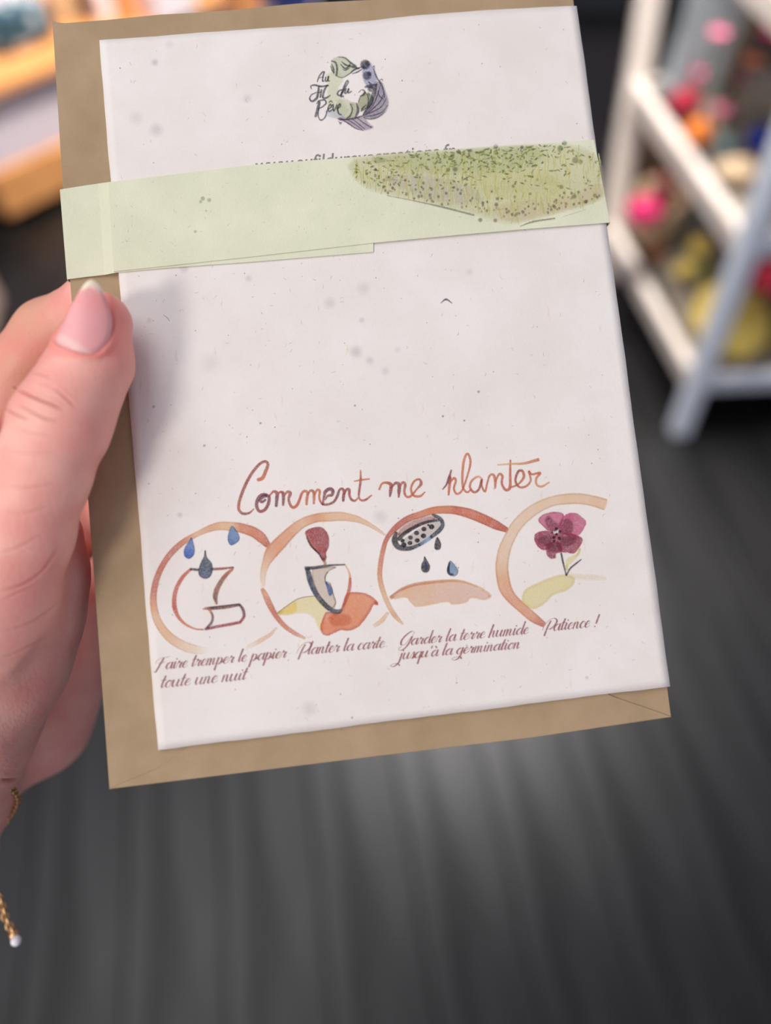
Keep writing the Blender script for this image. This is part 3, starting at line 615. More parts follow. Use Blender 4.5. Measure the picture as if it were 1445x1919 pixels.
for pts, w in (([(488, 205), (535, 225), (552, 290), (545, 370)], [10, 16, 14]), ([(490, 240), (510, 290), (520, 340)], [6, 14, 8]), ([(478, 260), (498, 310), (515, 350)], [5, 9, 5]), ([(560, 160), (640, 172), (700, 222), (765, 268)], [4, 12, 18]),
               ([(590, 240), (640, 290), (680, 270), (700, 240)], [6, 16, 10]), ([(600, 210), (650, 250), (700, 262)], [4, 14, 8]), ([(615, 300), (650, 310), (700, 280)], [4, 8, 4]), ([(540, 372), (610, 392), (690, 350), (770, 285)], [5, 7, 5]), ([(690, 260), (740, 275), (800, 290)], [12, 18, 12]),
               ([(700, 345), (740, 310), (820, 275)], [6, 14, 10]), ([(720, 350), (780, 330), (830, 300)], [6, 12, 8]), ([(960, 290), (1000, 390), (1050, 470), (1080, 560), (1085, 620)], [6, 14, 10, 8]), ([(955, 280), (970, 260), (975, 300)], [4, 8, 4]), ([(1030, 430), (1055, 410), (1070, 430)], [4, 8, 4]),
               ([(1000, 460), (970, 560), (930, 680), (850, 810)], [10, 34, 30, 14]), ([(1040, 480), (1010, 580), (960, 700), (880, 800)], [4, 8, 8, 5]), ([(1080, 570), (1040, 660), (950, 750), (870, 815)], [5, 10, 10, 6]), ([(1110, 620), (1050, 720), (950, 780), (850, 820)], [4, 8, 8, 5]), ([(1125, 700), (1060, 780), (960, 820), (860, 830)], [4, 7, 7, 5]),
               ([(1090, 780), (1010, 840), (920, 860), (850, 840)], [4, 7, 7, 5]), ([(1010, 540), (1030, 600), (1080, 640)], [5, 10, 6]), ([(600, 862), (680, 910), (760, 965), (850, 988)], [5, 9, 7, 4]), ([(660, 860), (740, 910), (830, 975)], [5, 8, 4]), ([(720, 856), (800, 920), (870, 980)], [5, 8, 4]), ([(780, 850), (860, 910), (940, 960)], [5, 9, 4]), ([(560, 860), (640, 866), (760, 850), (850, 820)], [6, 12, 14, 8]),
               ([(560, 880), (590, 905), (610, 890)], [4, 6, 3]), ([(795, 560), (830, 530), (862, 548), (850, 588), (812, 600)], [5, 7, 14, 16, 8]), ([(870, 560), (905, 620), (890, 720), (830, 770)], [5, 7, 8, 5]), ([(790, 690), (810, 620), (868, 560)], [4, 7, 5]), ([(955, 600), (950, 680), (890, 745)], [5, 8, 6]), ([(700, 685), (725, 750), (700, 820), (660, 850)], [5, 9, 9, 5]),
               ([(770, 680), (790, 760), (760, 840)], [8, 24, 14]), ([(865, 500), (910, 490), (960, 510)], [12, 26, 16]), ([(905, 440), (950, 480), (1000, 470)], [8, 20, 10]), ([(820, 780), (840, 740), (880, 700)], [6, 16, 10])):
    stroke(k, L6, pts, [q * 1.45 for q in w], [DG], .74, fe=.9)
for x, y, r, c, a in ((868, 245, 55, (74, 66, 84), .85), (895, 235, 30, (54, 46, 64), .7), (890, 370, 48, (76, 76, 104), .8), (915, 350, 25, (44, 44, 66), .7), (850, 275, 24, (54, 54, 74), .7), (590, 908, 12, DG, .6), (930, 520, 34, (58, 58, 78), .7)): k.dot(x, y, r, c, a, L6, fe=3)
k.build('printed_emblem', card, label='round grey and olive feather emblem')
k = Ink(0.00040)
for pts, w in (([(328, 440), (348, 380), (385, 332), (410, 326)], [7, 12, 8]), ([(408, 328), (392, 380), (388, 432), (405, 430)], [10, 12, 7]), ([(350, 398), (375, 388), (398, 392)], [5, 6]), ([(425, 385), (418, 428), (442, 426), (456, 375), (448, 425), (468, 430)], [10, 12, 8]),
               ([(345, 490), (338, 560), (320, 625), (270, 660), (242, 630), (265, 585), (320, 560)], [14, 22, 16, 9, 7]), ([(262, 520), (255, 488), (300, 476), (370, 492), (455, 480)], [6, 10, 16, 12]), ([(375, 530), (362, 615)], [16, 14]), ([(440, 478), (405, 540), (392, 615), (430, 620), (475, 592)], [14, 18, 16, 8]), ([(330, 560), (370, 555)], [8, 6]),
               ([(610, 528), (570, 545), (556, 580), (590, 590), (640, 510), (678, 440), (660, 432), (625, 510), (596, 600), (625, 600)], [8, 14, 14, 12, 9, 12, 18, 12]), ([(652, 515), (638, 565), (660, 562), (684, 515), (676, 565), (718, 545)], [12, 12, 8]),
               ([(352, 665), (335, 745), (308, 832)], [20, 26, 20]), ([(318, 690), (345, 655), (410, 645), (425, 685), (372, 730), (345, 742), (340, 830), (368, 872), (415, 840), (440, 760)], [6, 12, 10, 8, 10, 8]), ([(448, 752), (486, 722), (474, 694), (448, 740), (464, 775), (498, 752)], [8, 12, 8]), ([(462, 672), (482, 656), (498, 670)], [8, 8]),
               ([(505, 695), (512, 768), (545, 715), (548, 692)], [14, 14, 8]), ([(552, 748), (590, 712), (580, 690), (556, 740), (572, 800), (602, 812)], [8, 12, 16, 8])):
    stroke(k, L6, pts, [q * 1.35 for q in w], [(66, 66, 78)], .9, fe=.8)
k.build('printed_emblem_lettering', card, label='dark script lettering au Fil du Rêve')

# seeds, fibres and faint streaks in the paper
k = Ink(0.00022); k.step = 2e-8
def inside(x, y): 
    t = (y - 75) / 1331; return 186 + 110 * t + 12 < x < 1081 + 175 * t - 12 and 75 - .072 * (x - 186) + 14 < y < 1406 - .125 * (x - 296) - 14
cnt = 0
while cnt < 420:
    x, y = RNG.uniform(190, 1250), RNG.uniform(20, 1400)
    if not inside(x, y): continue
    cnt += 1; r = RNG.random(); g = int(RNG.uniform(90, 150))
    if r < .45: k.dot(x, y, RNG.uniform(.6, 1.3), (g, g, g + 6), RNG.uniform(.35, .8))
    else:
        t = RNG.uniform(0, 6.28); l = RNG.uniform(3, 9); b = RNG.uniform(-2, 2)
        k.ribbon([(x, y, .5, (g, g, g + 4), .4), (x + l * .5 * math.cos(t) - b * math.sin(t), y + l * .5 * math.sin(t) + b * math.cos(t), .9, (g, g, g + 4), RNG.uniform(.25, .55)), (x + l * math.cos(t), y + l * math.sin(t), .5, (g, g, g + 4), .4)], sub=3, fe=.5)
for _ in range(60):
    x, y = RNG.uniform(260, 1150), RNG.uniform(520, 1280); l = RNG.uniform(10, 34)
    if inside(x, y): k.ribbon([(x, y, 1.5, (238, 228, 196), 0), (x + RNG.uniform(-3, 3), y + l / 2, RNG.uniform(2, 4), (240, 230, 200), .4), (x + RNG.uniform(-4, 4), y + l, 1.5, (238, 228, 196), 0)], sub=4, fe=1.2)
for x, y, r, a in ((290, 117, 5, .5), (293, 243, 9, .35), (255, 222, 9, .22), (463, 185, 6, .3), (318, 83, 6, .2), (618, 568, 8, .3), (681, 540, 9, .22), (678, 600, 4, .4), (667, 659, 9, .4), (693, 676, 6, .35), (722, 696, 6, .25), (745, 655, 5, .2), (395, 680, 14, .15), (280, 600, 4, .3), (466, 522, 5, .3), (580, 1328, 10, .25), (712, 968, 10, .25),
                   (665, 760, 2, .6), (660, 1345, 2, .6), (640, 1365, 2, .5), (830, 780, 2, .8), (897, 734, 2.4, .7), (488, 793, 2.2, .7), (870, 788, 1.8, .8), (383, 835, 2.4, .6), (880, 510, 5, .25), (337, 965, 4, .4), (288, 762, 2.5, .6), (345, 502, 7, .35), (1100, 1270, 3, .3), (875, 1210, 2, .5)):
    k.dot(x, y, r, (138, 134, 144), a * (.55 if r > 3.5 else .9), fe=r * (1.6 if r > 3.5 else .8))
k.ribbon([(826, 568, 1.5, (70, 70, 84), .5), (836, 561, 4, (60, 62, 78), .85), (847, 568, 2, (70, 70, 84), .6)], fe=1)
k.ribbon([(306, 590, 1, (110, 104, 120), .5), (314, 596, 1.2, (90, 88, 100), .7), (318, 602, 1, (110, 104, 120), .5)], fe=.6)
k.build('paper_fleck', card, kind='stuff', label='grey seeds and fibres in the white paper')

# ------------------------------------------------------------------ paper band
band = empty('paper_band', mat=MCARD, label='pale green paper band with sprout print wrapped around card and envelope', cat='band')
def strip(name, top, bot, zf, thick, wrap_left=False, wrap_right=False, parent=band, label=None):
    # top / bot: pixel polylines with the same number of points; zf gives the height of each column
    n = len(top); K = 24; m = (n - 1) * 6 + 1
    tt = np.linspace(0, n - 1, m)
    T = np.stack([np.interp(tt, range(n), [p[i] for p in top]) for i in (0, 1)], 1); Bp = np.stack([np.interp(tt, range(n), [p[i] for p in bot]) for i in (0, 1)], 1)
    z = np.interp(tt, range(n), zf)
    cols_ = []
    for k_ in range(m):
        v = np.linspace(0, 1, K + 1)[:, None]; Q = T[k_] * (1 - v) + Bp[k_] * v
        P = cf(Q[:, 0], Q[:, 1], z[k_]); cols_.append(P)
    cols_ = list(cols_)
    back = -0.0021
    def wrap(c, sgn):
        c = np.array(c); out = []
        for dx, dz in ((0.00012, -0.0002), (0.00018, -0.0011), (0.0000, back - z[0] + 0.00005), (-0.0008, back - z[0]), (-0.03, back - z[0])):
            q = c.copy(); q[:, 0] += sgn * dx; q[:, 2] = (c[:, 2] + dz) if dz > -0.0015 else back; out.append(q)
        return out
    if wrap_left: cols_ = wrap(cols_[0], -1)[::-1] + cols_
    if wrap_right: cols_ = cols_ + wrap(cols_[-1], 1)
    m = len(cols_); V = [p for c in cols_ for p in c]; K1 = K + 1
    f = [(a * K1 + b, a * K1 + b + 1, (a + 1) * K1 + b + 1, (a + 1) * K1 + b) for a in range(m - 1) for b in range(K)]
    o = mesh_obj(name, V, f, M_BAND, parent, label=label, smooth=False)
    md = o.modifiers.new('thick', 'SOLIDIFY'); md.thickness = thick; md.offset = -1
    return o
strip('band_under_layer', [(112.5, 355), (150, 349), (184, 344), (205, 341), (240, 338), (480, 311), (700, 293)], [(126, 523.5), (160, 519), (196, 515), (217, 511), (300, 503), (480, 490), (700, 472)],
      [-.00042, -.00040, -.0003, .00020, .00024, .00024, .00024], 0.00012, wrap_left=True)
strip('band_front_layer', [(203, 341.2), (240, 337), (480, 308.5), (700, 291.5), (860, 279), (1000, 270), (1113.5, 262)], [(213, 508.5), (300, 499.5), (480, 480), (700, 455), (860, 440), (1000, 428), (1143, 417)],
      [.00038, .00040, .00040, .00040, .00040, .00040, .00040], 0.00013, wrap_right=True)
k = Ink(0.00078); k.step = 6e-8
def top_y(x): return np.interp(x, [203, 480, 700, 860, 1000, 1113, 1140], [341, 308.5, 291.5, 279, 270, 262, 260])
def low_y(x): return np.interp(x, [655, 680, 725, 800, 890, 960, 1040, 1090, 1140], [330, 350, 366, 384, 404, 420, 406, 392, 372])
k.blob([(665, 297), (860, 282), (1000, 273), (1080, 275), (1122, 300), (1128, 350), (1125, 372), (1060, 392), (1000, 408), (950, 418), (890, 400), (800, 380), (730, 364), (678, 345)], (214, 210, 176), .6, fe=10, rw=8, col2=(214, 212, 166), sub=3)
k.blob([(900, 320), (980, 310), (1060, 340), (1030, 375), (930, 370), (890, 350)], (222, 219, 160), .5, fe=14, rw=8)
k.blob([(930, 385), (1060, 370), (1120, 345), (1120, 375), (1000, 410), (950, 412)], (222, 208, 172), .6, fe=8, rw=6)
k.blob([(720, 330), (860, 340), (900, 380), (800, 372)], (206, 200, 186), .6, fe=8, rw=6)
k.blob([(700, 295), (860, 283), (1000, 276), (1000, 310), (860, 325), (760, 320)], (190, 198, 146), .38, fe=12, rw=6)
for i in range(520):
    x = float(np.clip(RNG.normal(880, 120), 668, 1122)) if RNG.random() < .75 else RNG.uniform(668, 1122)
    y0 = top_y(x) + 3; y1 = low_y(x) - 12; 
    if x > 1085: y0 += 20
    y = RNG.uniform(y0, max(y0 + 8, y1 - 10)); l = RNG.uniform(10, 34); l = min(l, y1 - y + 12); t = RNG.normal(0, .16)
    c = [(222, 222, 160), (230, 228, 180), (196, 202, 120), (216, 206, 140)][RNG.integers(4)]
    if l > 4: k.ribbon([(x, y, 1.2, c, .8), (x + l * .5 * t + RNG.uniform(-2, 2), y + l * .5, RNG.uniform(1, 2.2), c, .8), (x + l * t, y + l, 1, c, .7)], sub=3, fe=.8)
for i in range(420):
    x = float(np.clip(RNG.normal(900, 110), 668, 1122)); ty = top_y(x)
    y = ty + 3 + abs(RNG.normal(0, 34)); 
    if y > low_y(x) - 6 or (x > 1080 and y < ty + 22): continue
    c = [(120, 142, 70), (146, 160, 86), (98, 122, 66), (168, 172, 92), (104, 112, 70)][RNG.integers(5)]; t = RNG.uniform(0, 3.14); l = RNG.uniform(2, 6)
    k.ribbon([(x - l * math.cos(t), y - l * math.sin(t) * .6, .8, c, .6), (x, y, RNG.uniform(2, 4), c, .75), (x + l * math.cos(t), y + l * .6 * math.sin(t), .8, c, .6)], sub=3, fe=1.2)
for i in range(130):
    x = float(RNG.uniform(680, 1126)); lo = low_y(x); y = lo - 8 - abs(RNG.normal(0, 24)) if x > 760 else RNG.uniform(top_y(x) + 25, lo - 4)
    if y < top_y(x) + 14: continue
    c = [(104, 92, 74), (124, 100, 74), (138, 116, 80), (98, 98, 94), (106, 112, 70)][RNG.integers(5)]
    k.dot(x, y, RNG.uniform(1.2, 2.8), c, RNG.uniform(.4, .7), fe=1.6, sq=1.2)
for x, y, r, c in ((929, 275, 6, (74, 88, 66)), (978, 276, 4, (60, 70, 74)), (930, 383, 4.5, (74, 78, 66)), (932, 372, 4, (70, 70, 76)), (836, 362, 3.5, (80, 86, 104)), (900, 412, 5, (110, 96, 70)), (928, 413, 4.5, (110, 96, 62)), (828, 383, 3, (84, 70, 70)), (776, 372, 2.6, (90, 80, 80)), (1078, 300, 8, (126, 130, 70)), (1088, 303, 6, (150, 146, 80)), (1050, 278, 7, (110, 140, 80)), (1058, 268, 6, (120, 150, 90)), (1052, 350, 5, (130, 136, 70)), (950, 398, 3, (100, 80, 60)), (1076, 368, 5, (120, 110, 70)), (1096, 378, 4, (130, 96, 70)), (1115, 366, 5, (140, 136, 80)), (859, 284, 5, (110, 104, 80)), (882, 282, 4, (100, 96, 80)), (840, 318, 5, (100, 110, 60)), (853, 317, 6, (96, 96, 66))):
    k.dot(x, y, r * .75, c, .6, fe=3)
stroke(k, None or (0, 0, 1), [(725, 366), (780, 377), (830, 388), (888, 403)], [.8, 1.4, 3, 3], [(150, 150, 132), (132, 134, 120), (126, 128, 112)], .75, fe=1.2)
stroke(k, (0, 0, 1), [(974, 424), (1000, 415), (1040, 409)], [1, 3.4, 2.6], [(140, 136, 110)], .8, fe=1.2); stroke(k, (0, 0, 1), [(1055, 406), (1080, 398), (1098, 392)], [.8, 1, .6], [(180, 176, 140)], .6)
k.build('printed_sprouts', band, label='printed photograph of green cress sprouts and seeds')
k = Ink(0.00078); k.step = 6e-8
for x, y, r, a in ((380, 372, 4, .45), (376, 378, 3, .4), (392, 375, 4, .4), (366, 434, 3, .35), (386, 395, 2, .3)): k.dot(x, y, r, (150, 154, 128), a, fe=2)
for _ in range(120):
    x = RNG.uniform(215, 1120); y = RNG.uniform(top_y(x) + 4, top_y(x) + 140); t = RNG.uniform(0, 3.1); l = RNG.uniform(2, 6)
    k.ribbon([(x, y, .5, (150, 150, 120), .4), (x + l * math.cos(t), y + l * math.sin(t), .8, (150, 150, 120), .4)], fe=.5)
k.build('paper_fleck', band, kind='stuff')

# ------------------------------------------------------------------ the hand (one continuous surface from a smooth union of tapered limbs)
def P3(px, py, z): return cf(px, py, z * .001) * 1000.0       # millimetres
LIMBS = [  # blend (mm), [(px, py, z mm, r mm) ...]
 (3.0, [(187, 608, 8.0, 6.2), (171, 680, 9.0, 7.7), (140, 742, 10.0, 8.2), (114, 792, 11.0, 9.0), (78, 885, 10.5, 8.7), (36, 1000, 8.5, 9.6), (-20, 1120, 3, 14), (-75, 1280, -8, 17), (-105, 1440, -28, 17)]),
 (6.0, [(99, 1002, -7, 6.2), (84, 1080, -6.5, 8.4), (50, 1160, -7, 10.8), (8, 1235, -9.5, 12.6), (-75, 1335, -20, 17)]),
 (4.0, [(-100, 890, -40, 10), (-10, 752, -31, 8.8), (94, 628, -23, 8.0), (185, 576, -14, 7.4), (275, 560, -8.3, 6.9)]),
 (4.0, [(-70, 960, -55, 10), (60, 905, -68, 8.4), (215, 850, -36, 8), (290, 830, -12, 7.2), (360, 825, -8.0, 6.8)]),
 (4.0, [(-60, 1080, -58, 10), (90, 1020, -66, 8.4), (225, 960, -40, 7.8), (300, 945, -12, 7), (370, 940, -7.8, 6.6)]),
 (4.0, [(-40, 1190, -60, 9), (90, 1140, -68, 7.4), (210, 1085, -42, 6.8), (275, 1070, -12, 6), (330, 1066, -6.8, 5.6)]),
 (8.0, [(-105, 960, -22, 17), (-100, 1250, -28, 20), (-124, 1484, -36, 17), (-190, 1640, -42, 20), (-420, 2060, -55, 26)]),
 (7.0, [(150, 1130, -54, 8), (97, 1262, -50, 13.2), (52, 1342, -50, 15.6), (-88, 1412, -45, 15.5)]),
]
def hand_sdf(box, h):
    (x0, x1), (y0, y1), (z0, z1) = box
    X = np.arange(x0, x1, h, dtype=np.float32); Y = np.arange(y0, y1, h, dtype=np.float32); Z = np.arange(z0, z1, h, dtype=np.float32)
    D = np.full((len(X), len(Y), len(Z)), 30.0, np.float32)
    for kk, chain in LIMBS:
        pts = [np.append(P3(c[0], c[1], c[2]), c[3]) for c in chain]
        for ci, (a, b) in enumerate(zip(pts, pts[1:])):
            m = max(a[3], b[3]) + 9
            lo = np.minimum(a[:3], b[:3]) - m; hi = np.maximum(a[:3], b[:3]) + m
            ix = slice(*np.searchsorted(X, (lo[0], hi[0]))); iy = slice(*np.searchsorted(Y, (lo[1], hi[1]))); iz = slice(*np.searchsorted(Z, (lo[2], hi[2])))
            if X[ix].size == 0 or Y[iy].size == 0 or Z[iz].size == 0: continue
            gx = X[ix][:, None, None]; gy = Y[iy][None, :, None]; gz = Z[iz][None, None, :]
            ba = (b - a)[:3].astype(np.float32); L2 = float(ba @ ba)
            t = np.clip(((gx - a[0]) * ba[0] + (gy - a[1]) * ba[1] + (gz - a[2]) * ba[2]) / L2, 0, 1)
            d = np.sqrt((gx - a[0] - t * ba[0]) ** 2 + (gy - a[1] - t * ba[1]) ** 2 + (gz - a[2] - t * ba[2]) ** 2) - (a[3] + (b[3] - a[3]) * t)
            S_ = D[ix, iy, iz]; K = kk if ci == 0 or True else 2.0
            hh = np.clip(0.5 + 0.5 * (S_ - d) / K, 0, 1)
            D[ix, iy, iz] = (S_ * (1 - hh) + d * hh) - K * hh * (1 - hh) * (0.6 if True else 1)
    # keep clear of envelope, card and band: they press the flesh flat
    ex0 = P3(98, 37, -1)[0]
    tcol = Y[None, :, None]
    # left edge of the envelope as a line in the card frame
    pa = P3(98, 37, -1); pb = P3(205, 1479, -1)
    edge = pa[0] + (tcol - pa[1]) / (pb[1] - pa[1]) * (pb[0] - pa[0])
    zc = -1.05; hz = 0.75                                             # slab from -1.8 to -0.3
    inside_x = edge - X[:, None, None]
    q = np.maximum(inside_x - 0.1, np.abs(Z[None, None, :] - zc) - hz)
    D = np.maximum(D, -q)
    # thicker where the card lies (z up to 0.3) and where the band wraps (down to -2.4)
    ca = P3(186, 75, 0); cb = P3(296, 1406, 0); cedge = ca[0] + (tcol - ca[1]) / (cb[1] - ca[1]) * (cb[0] - ca[0])
    q2 = np.maximum(cedge - X[:, None, None] - .1, np.abs(Z[None, None, :] + .5) - 0.85); D = np.maximum(D, -q2)
    return X, Y, Z, D
def surface_nets(X, Y, Z, D, h):
    D[0] = D[-1] = 5; D[:, 0] = D[:, -1] = 5; D[:, :, 0] = D[:, :, -1] = 5
    s = D < 0
    nxx, nyy, nzz = D.shape
    c = [s[i:nxx - 1 + i, j:nyy - 1 + j, k:nzz - 1 + k] for i in (0, 1) for j in (0, 1) for k in (0, 1)]
    cnt_ = sum(x.astype(np.int8) for x in c); act = (cnt_ > 0) & (cnt_ < 8)
    I, J, K = np.nonzero(act); n = len(I)
    ids = np.full(act.shape, -1, np.int32); ids[I, J, K] = np.arange(n)
    pos = np.zeros((n, 3)); num = np.zeros(n)
    cr = [(i, j, k) for i in (0, 1) for j in (0, 1) for k in (0, 1)]
    vals = {q: D[I + q[0], J + q[1], K + q[2]] for q in cr}
    for a in cr:
        for ax in range(3):
            if a[ax] == 1: continue
            b = list(a); b[ax] = 1; b = tuple(b)
            va, vb = vals[a], vals[b]; m = (va < 0) != (vb < 0)
            t = np.where(m, va / np.where(m, va - vb, 1), 0)
            p = np.array(a, float)[None, :].repeat(n, 0); p[:, ax] += t
            pos[m] += p[m]; num[m] += 1
    pos /= num[:, None]
    P = np.stack([X[0] + (I + pos[:, 0]) * h, Y[0] + (J + pos[:, 1]) * h, Z[0] + (K + pos[:, 2]) * h], 1)
    faces = []
    for ax in range(3):
        sl = [slice(1, -1)] * 3
        lo = [slice(1, -1)] * 3; lo[ax] = slice(0, -1); hi = list(lo); hi[ax] = slice(1, None)
        A_, B_ = s[tuple(lo)], s[tuple(hi)]; e = A_ != B_
        idx = np.argwhere(e); flip = A_[e]
        idx = idx + 1; idx[:, ax] -= 1
        o1, o2 = [q for q in range(3) if q != ax]
        def cell(d1, d2):
            q = idx.copy(); q[:, o1] -= d1; q[:, o2] -= d2
            return ids[q[:, 0], q[:, 1], q[:, 2]]
        f = np.stack([cell(0, 0), cell(1, 0), cell(1, 1), cell(0, 1)], 1)
        if ax == 1: flip = ~flip
        f[~flip] = f[~flip][:, ::-1]
        faces.append(f)
    return P, np.vstack(faces)
H_ = 0.5
BOX = ((-88, 24), (-196, -44), (-82, 24))
X, Y, Z, D = hand_sdf(BOX, H_)
HP, HF = surface_nets(X, Y, Z, D, H_)
HF = HF[(HF >= 0).all(1)]
# light smoothing
def smooth_mesh(P, Fq, it, lam=.5):
    n = len(P); e = np.vstack([Fq[:, [0, 1]], Fq[:, [1, 2]], Fq[:, [2, 3]], Fq[:, [3, 0]]])
    for _ in range(it):
        acc = np.zeros_like(P); w = np.bincount(e.ravel(), minlength=n)[:, None]
        for c in range(3): acc[:, c] = np.bincount(e[:, 0], P[e[:, 1], c], n) + np.bincount(e[:, 1], P[e[:, 0], c], n)
        P = P + (acc / np.maximum(w, 1) - P) * lam
    return P
HP = smooth_mesh(HP, HF, 6)
def vnormals(P, Fq):
    n = np.cross(P[Fq[:, 2]] - P[Fq[:, 0]], P[Fq[:, 3]] - P[Fq[:, 1]]); out = np.zeros_like(P)
    for c in range(3):
        for q in range(4): out[:, c] += np.bincount(Fq[:, q], n[:, c], len(P))
    return out / (np.linalg.norm(out, axis=1)[:, None] + 1e-9)
NRM = vnormals(HP, HF)
EYEMM = EYE * 1000
view = EYEMM - HP; view /= np.linalg.norm(view, axis=1)[:, None]
if ((NRM * (HP - HP.mean(0))).sum()) < 0: HF = HF[:, ::-1]; NRM = -NRM
facing = np.clip((NRM * view).sum(1) * 3, 0, 1)
HX, HY = proj(HP * .001)
def dist_poly(x, y, pts):
    d = np.full(len(x), 1e9); 
    for (ax, ay), (bx, by) in zip(pts, pts[1:]):
        vx, vy = bx - ax, by - ay; t = np.clip(((x - ax) * vx + (y - ay) * vy) / (vx * vx + vy * vy + 1e-9), 0, 1)
        d = np.minimum(d, np.hypot(x - ax - t * vx, y - ay - t * vy))
    return d
front = (HP[:, 2] > -3)
nearz = HP[:, 2] > -22
disp = np.zeros(len(HP)); red = np.zeros(len(HP))
CREASES = [([(22, 724), (60, 743), (95, 757), (122, 769)], .55, 4.5), ([(28, 755), (55, 770), (85, 785), (114, 790)], .38, 4), ([(-10, 754), (10, 766), (28, 777), (58, 790)], .38, 4), ([(100, 726), (120, 742), (143, 764)], .28, 4), ([(58, 697), (78, 701), (96, 708)], .25, 3.5),
           ([(20, 800), (60, 812), (100, 818)], .15, 4), ([(70, 716), (90, 722), (110, 734)], .12, 3.5), ([(0, 840), (50, 850), (110, 846)], .12, 4), ([(0, 905), (50, 915), (110, 905)], .10, 5), ([(0, 955), (45, 962), (95, 948)], .10, 5),
           ([(0, 1108), (40, 1097), (80, 1070), (112, 1020)], .25, 5), ([(0, 1128), (35, 1110), (70, 1095)], .15, 4), ([(0, 1186), (50, 1170), (90, 1146), (120, 1118)], .15, 4), ([(0, 1235), (50, 1215), (90, 1190)], .12, 4),
           ([(0, 1035), (30, 1028), (80, 1000)], .14, 4), ([(0, 1462), (20, 1462), (45, 1458)], .5, 7)]
for pts, dep, sg in []:
    d = dist_poly(HX, HY, pts); g = np.exp(-(d / sg) ** 2) * facing
    disp -= g * dep * nearz; red += g * dep * 1.2 * nearz; disp += .25 * dep * np.exp(-((d - 2.4 * sg) / sg) ** 2) * facing * nearz
NAIL = [(172, 523), (184, 532), (194, 549), (203, 572), (209, 596), (209, 612), (204, 634), (194, 650), (180, 660), (163, 662), (146, 659), (128, 653), (112, 646), (104, 637), (110, 620), (120, 600), (130, 578), (143, 552), (156, 532), (164, 525)]
def spline_open(P, sub=5):
    P = np.array(P, float); Q = np.vstack([2 * P[0] - P[1], P, 2 * P[-1] - P[-2]]); out = []
    for i in range(1, len(Q) - 2):
        for k_ in range(sub):
            t = k_ / sub; p0, p1, p2, p3 = Q[i - 1:i + 3]; out.append(tuple(0.5 * ((2 * p1) + (-p0 + p2) * t + (2 * p0 - 5 * p1 + 4 * p2 - p3) * t * t + (-p0 + 3 * p1 - 3 * p2 + p3) * t ** 3)))
    return out + [tuple(P[-1])]
def spline_closed(P, sub=4):
    P = np.array(P, float); n = len(P); out = []
    for i in range(n):
        p0, p1, p2, p3 = P[i - 1], P[i], P[(i + 1) % n], P[(i + 2) % n]
        for k_ in range(sub):
            t = k_ / sub; out.append(0.5 * ((2 * p1) + (-p0 + p2) * t + (2 * p0 - 5 * p1 + 4 * p2 - p3) * t * t + (-p0 + 3 * p1 - 3 * p2 + p3) * t ** 3))
    return np.array(out)
NB = spline_closed(NAIL)
def in_poly(x, y, P):
    c = np.zeros(len(x), bool)
    for (ax, ay), (bx, by) in zip(P, np.roll(P, -1, 0)):
        m = ((ay > y) != (by > y)); xx = (bx - ax) * (y - ay) / (by - ay + 1e-12) + ax; c ^= m & (x < xx)
    return c
dn = dist_poly(HX, HY, list(NB) + [NB[0]]); inn = in_poly(HX, HY, NB); thumb = front & (HY < 700)
disp += np.where(thumb & ~inn, .42 * np.exp(-((dn - 7) / 6) ** 2) * facing, 0) - np.where(thumb & inn, .45 * np.clip(dn / 6, 0, 1), 0)
red += np.where(thumb & ~inn & (HY < 670), .8 * np.exp(-(dn / 26) ** 2), 0)
HP = HP + NRM * disp[:, None]
# subdivide the part of the skin that shows its lines, then press the creases in
reg = (HX > -25) & (HX < 215) & (HY > 660) & (HY < 1260) & nearz & (facing > .3)
bm = bmesh.new(); bvs = [bm.verts.new(p) for p in HP]; bm.verts.ensure_lookup_table()
for f in HF.tolist(): bm.faces.new([bvs[i] for i in f])
lay = bm.verts.layers.float.new('red'); 
for v, r_ in zip(bm.verts, red): v[lay] = float(r_)
bm.verts.index_update()
es = [e for e in bm.edges if reg[e.verts[0].index] and reg[e.verts[1].index]]
bmesh.ops.subdivide_edges(bm, edges=es, cuts=1, use_grid_fill=True, smooth=0.0)
bm.normal_update(); bm.verts.index_update()
HP = np.array([v.co[:] for v in bm.verts]); NRM = np.array([v.normal[:] for v in bm.verts]); red = np.array([v[lay] for v in bm.verts])
HF = [[v.index for v in f.verts] for f in bm.faces]; bm.free()
view = EYEMM - HP; view /= np.linalg.norm(view, axis=1)[:, None]; facing = np.clip((NRM * view).sum(1) * 3, 0, 1)
HX, HY = proj(HP * .001); front = HP[:, 2] > -3; nearz = HP[:, 2] > -22; disp = np.zeros(len(HP)); crease_shade = np.zeros(len(HP))
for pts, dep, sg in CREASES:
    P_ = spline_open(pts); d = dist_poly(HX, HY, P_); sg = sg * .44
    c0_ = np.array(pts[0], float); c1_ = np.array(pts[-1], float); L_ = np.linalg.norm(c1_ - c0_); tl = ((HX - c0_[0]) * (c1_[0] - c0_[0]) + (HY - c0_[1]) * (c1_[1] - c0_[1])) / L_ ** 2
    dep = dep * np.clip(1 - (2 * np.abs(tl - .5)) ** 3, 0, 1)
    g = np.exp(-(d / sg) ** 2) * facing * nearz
    disp -= g * dep * 1.0; crease_shade += g * dep * 1.9; disp += .22 * dep * np.exp(-((d - 2.6 * sg) / (1.6 * sg)) ** 2) * facing * nearz
HP = HP + NRM * disp[:, None]
fing = np.exp(-(((HX - 225) / 60) ** 2 + ((HY - 640) / 120) ** 2)) * front
red = np.clip(red + .55 * fing + .15 * np.exp(-(((HX - 60) / 60) ** 2 + ((HY - 1000) / 90) ** 2)), 0, 1.2)
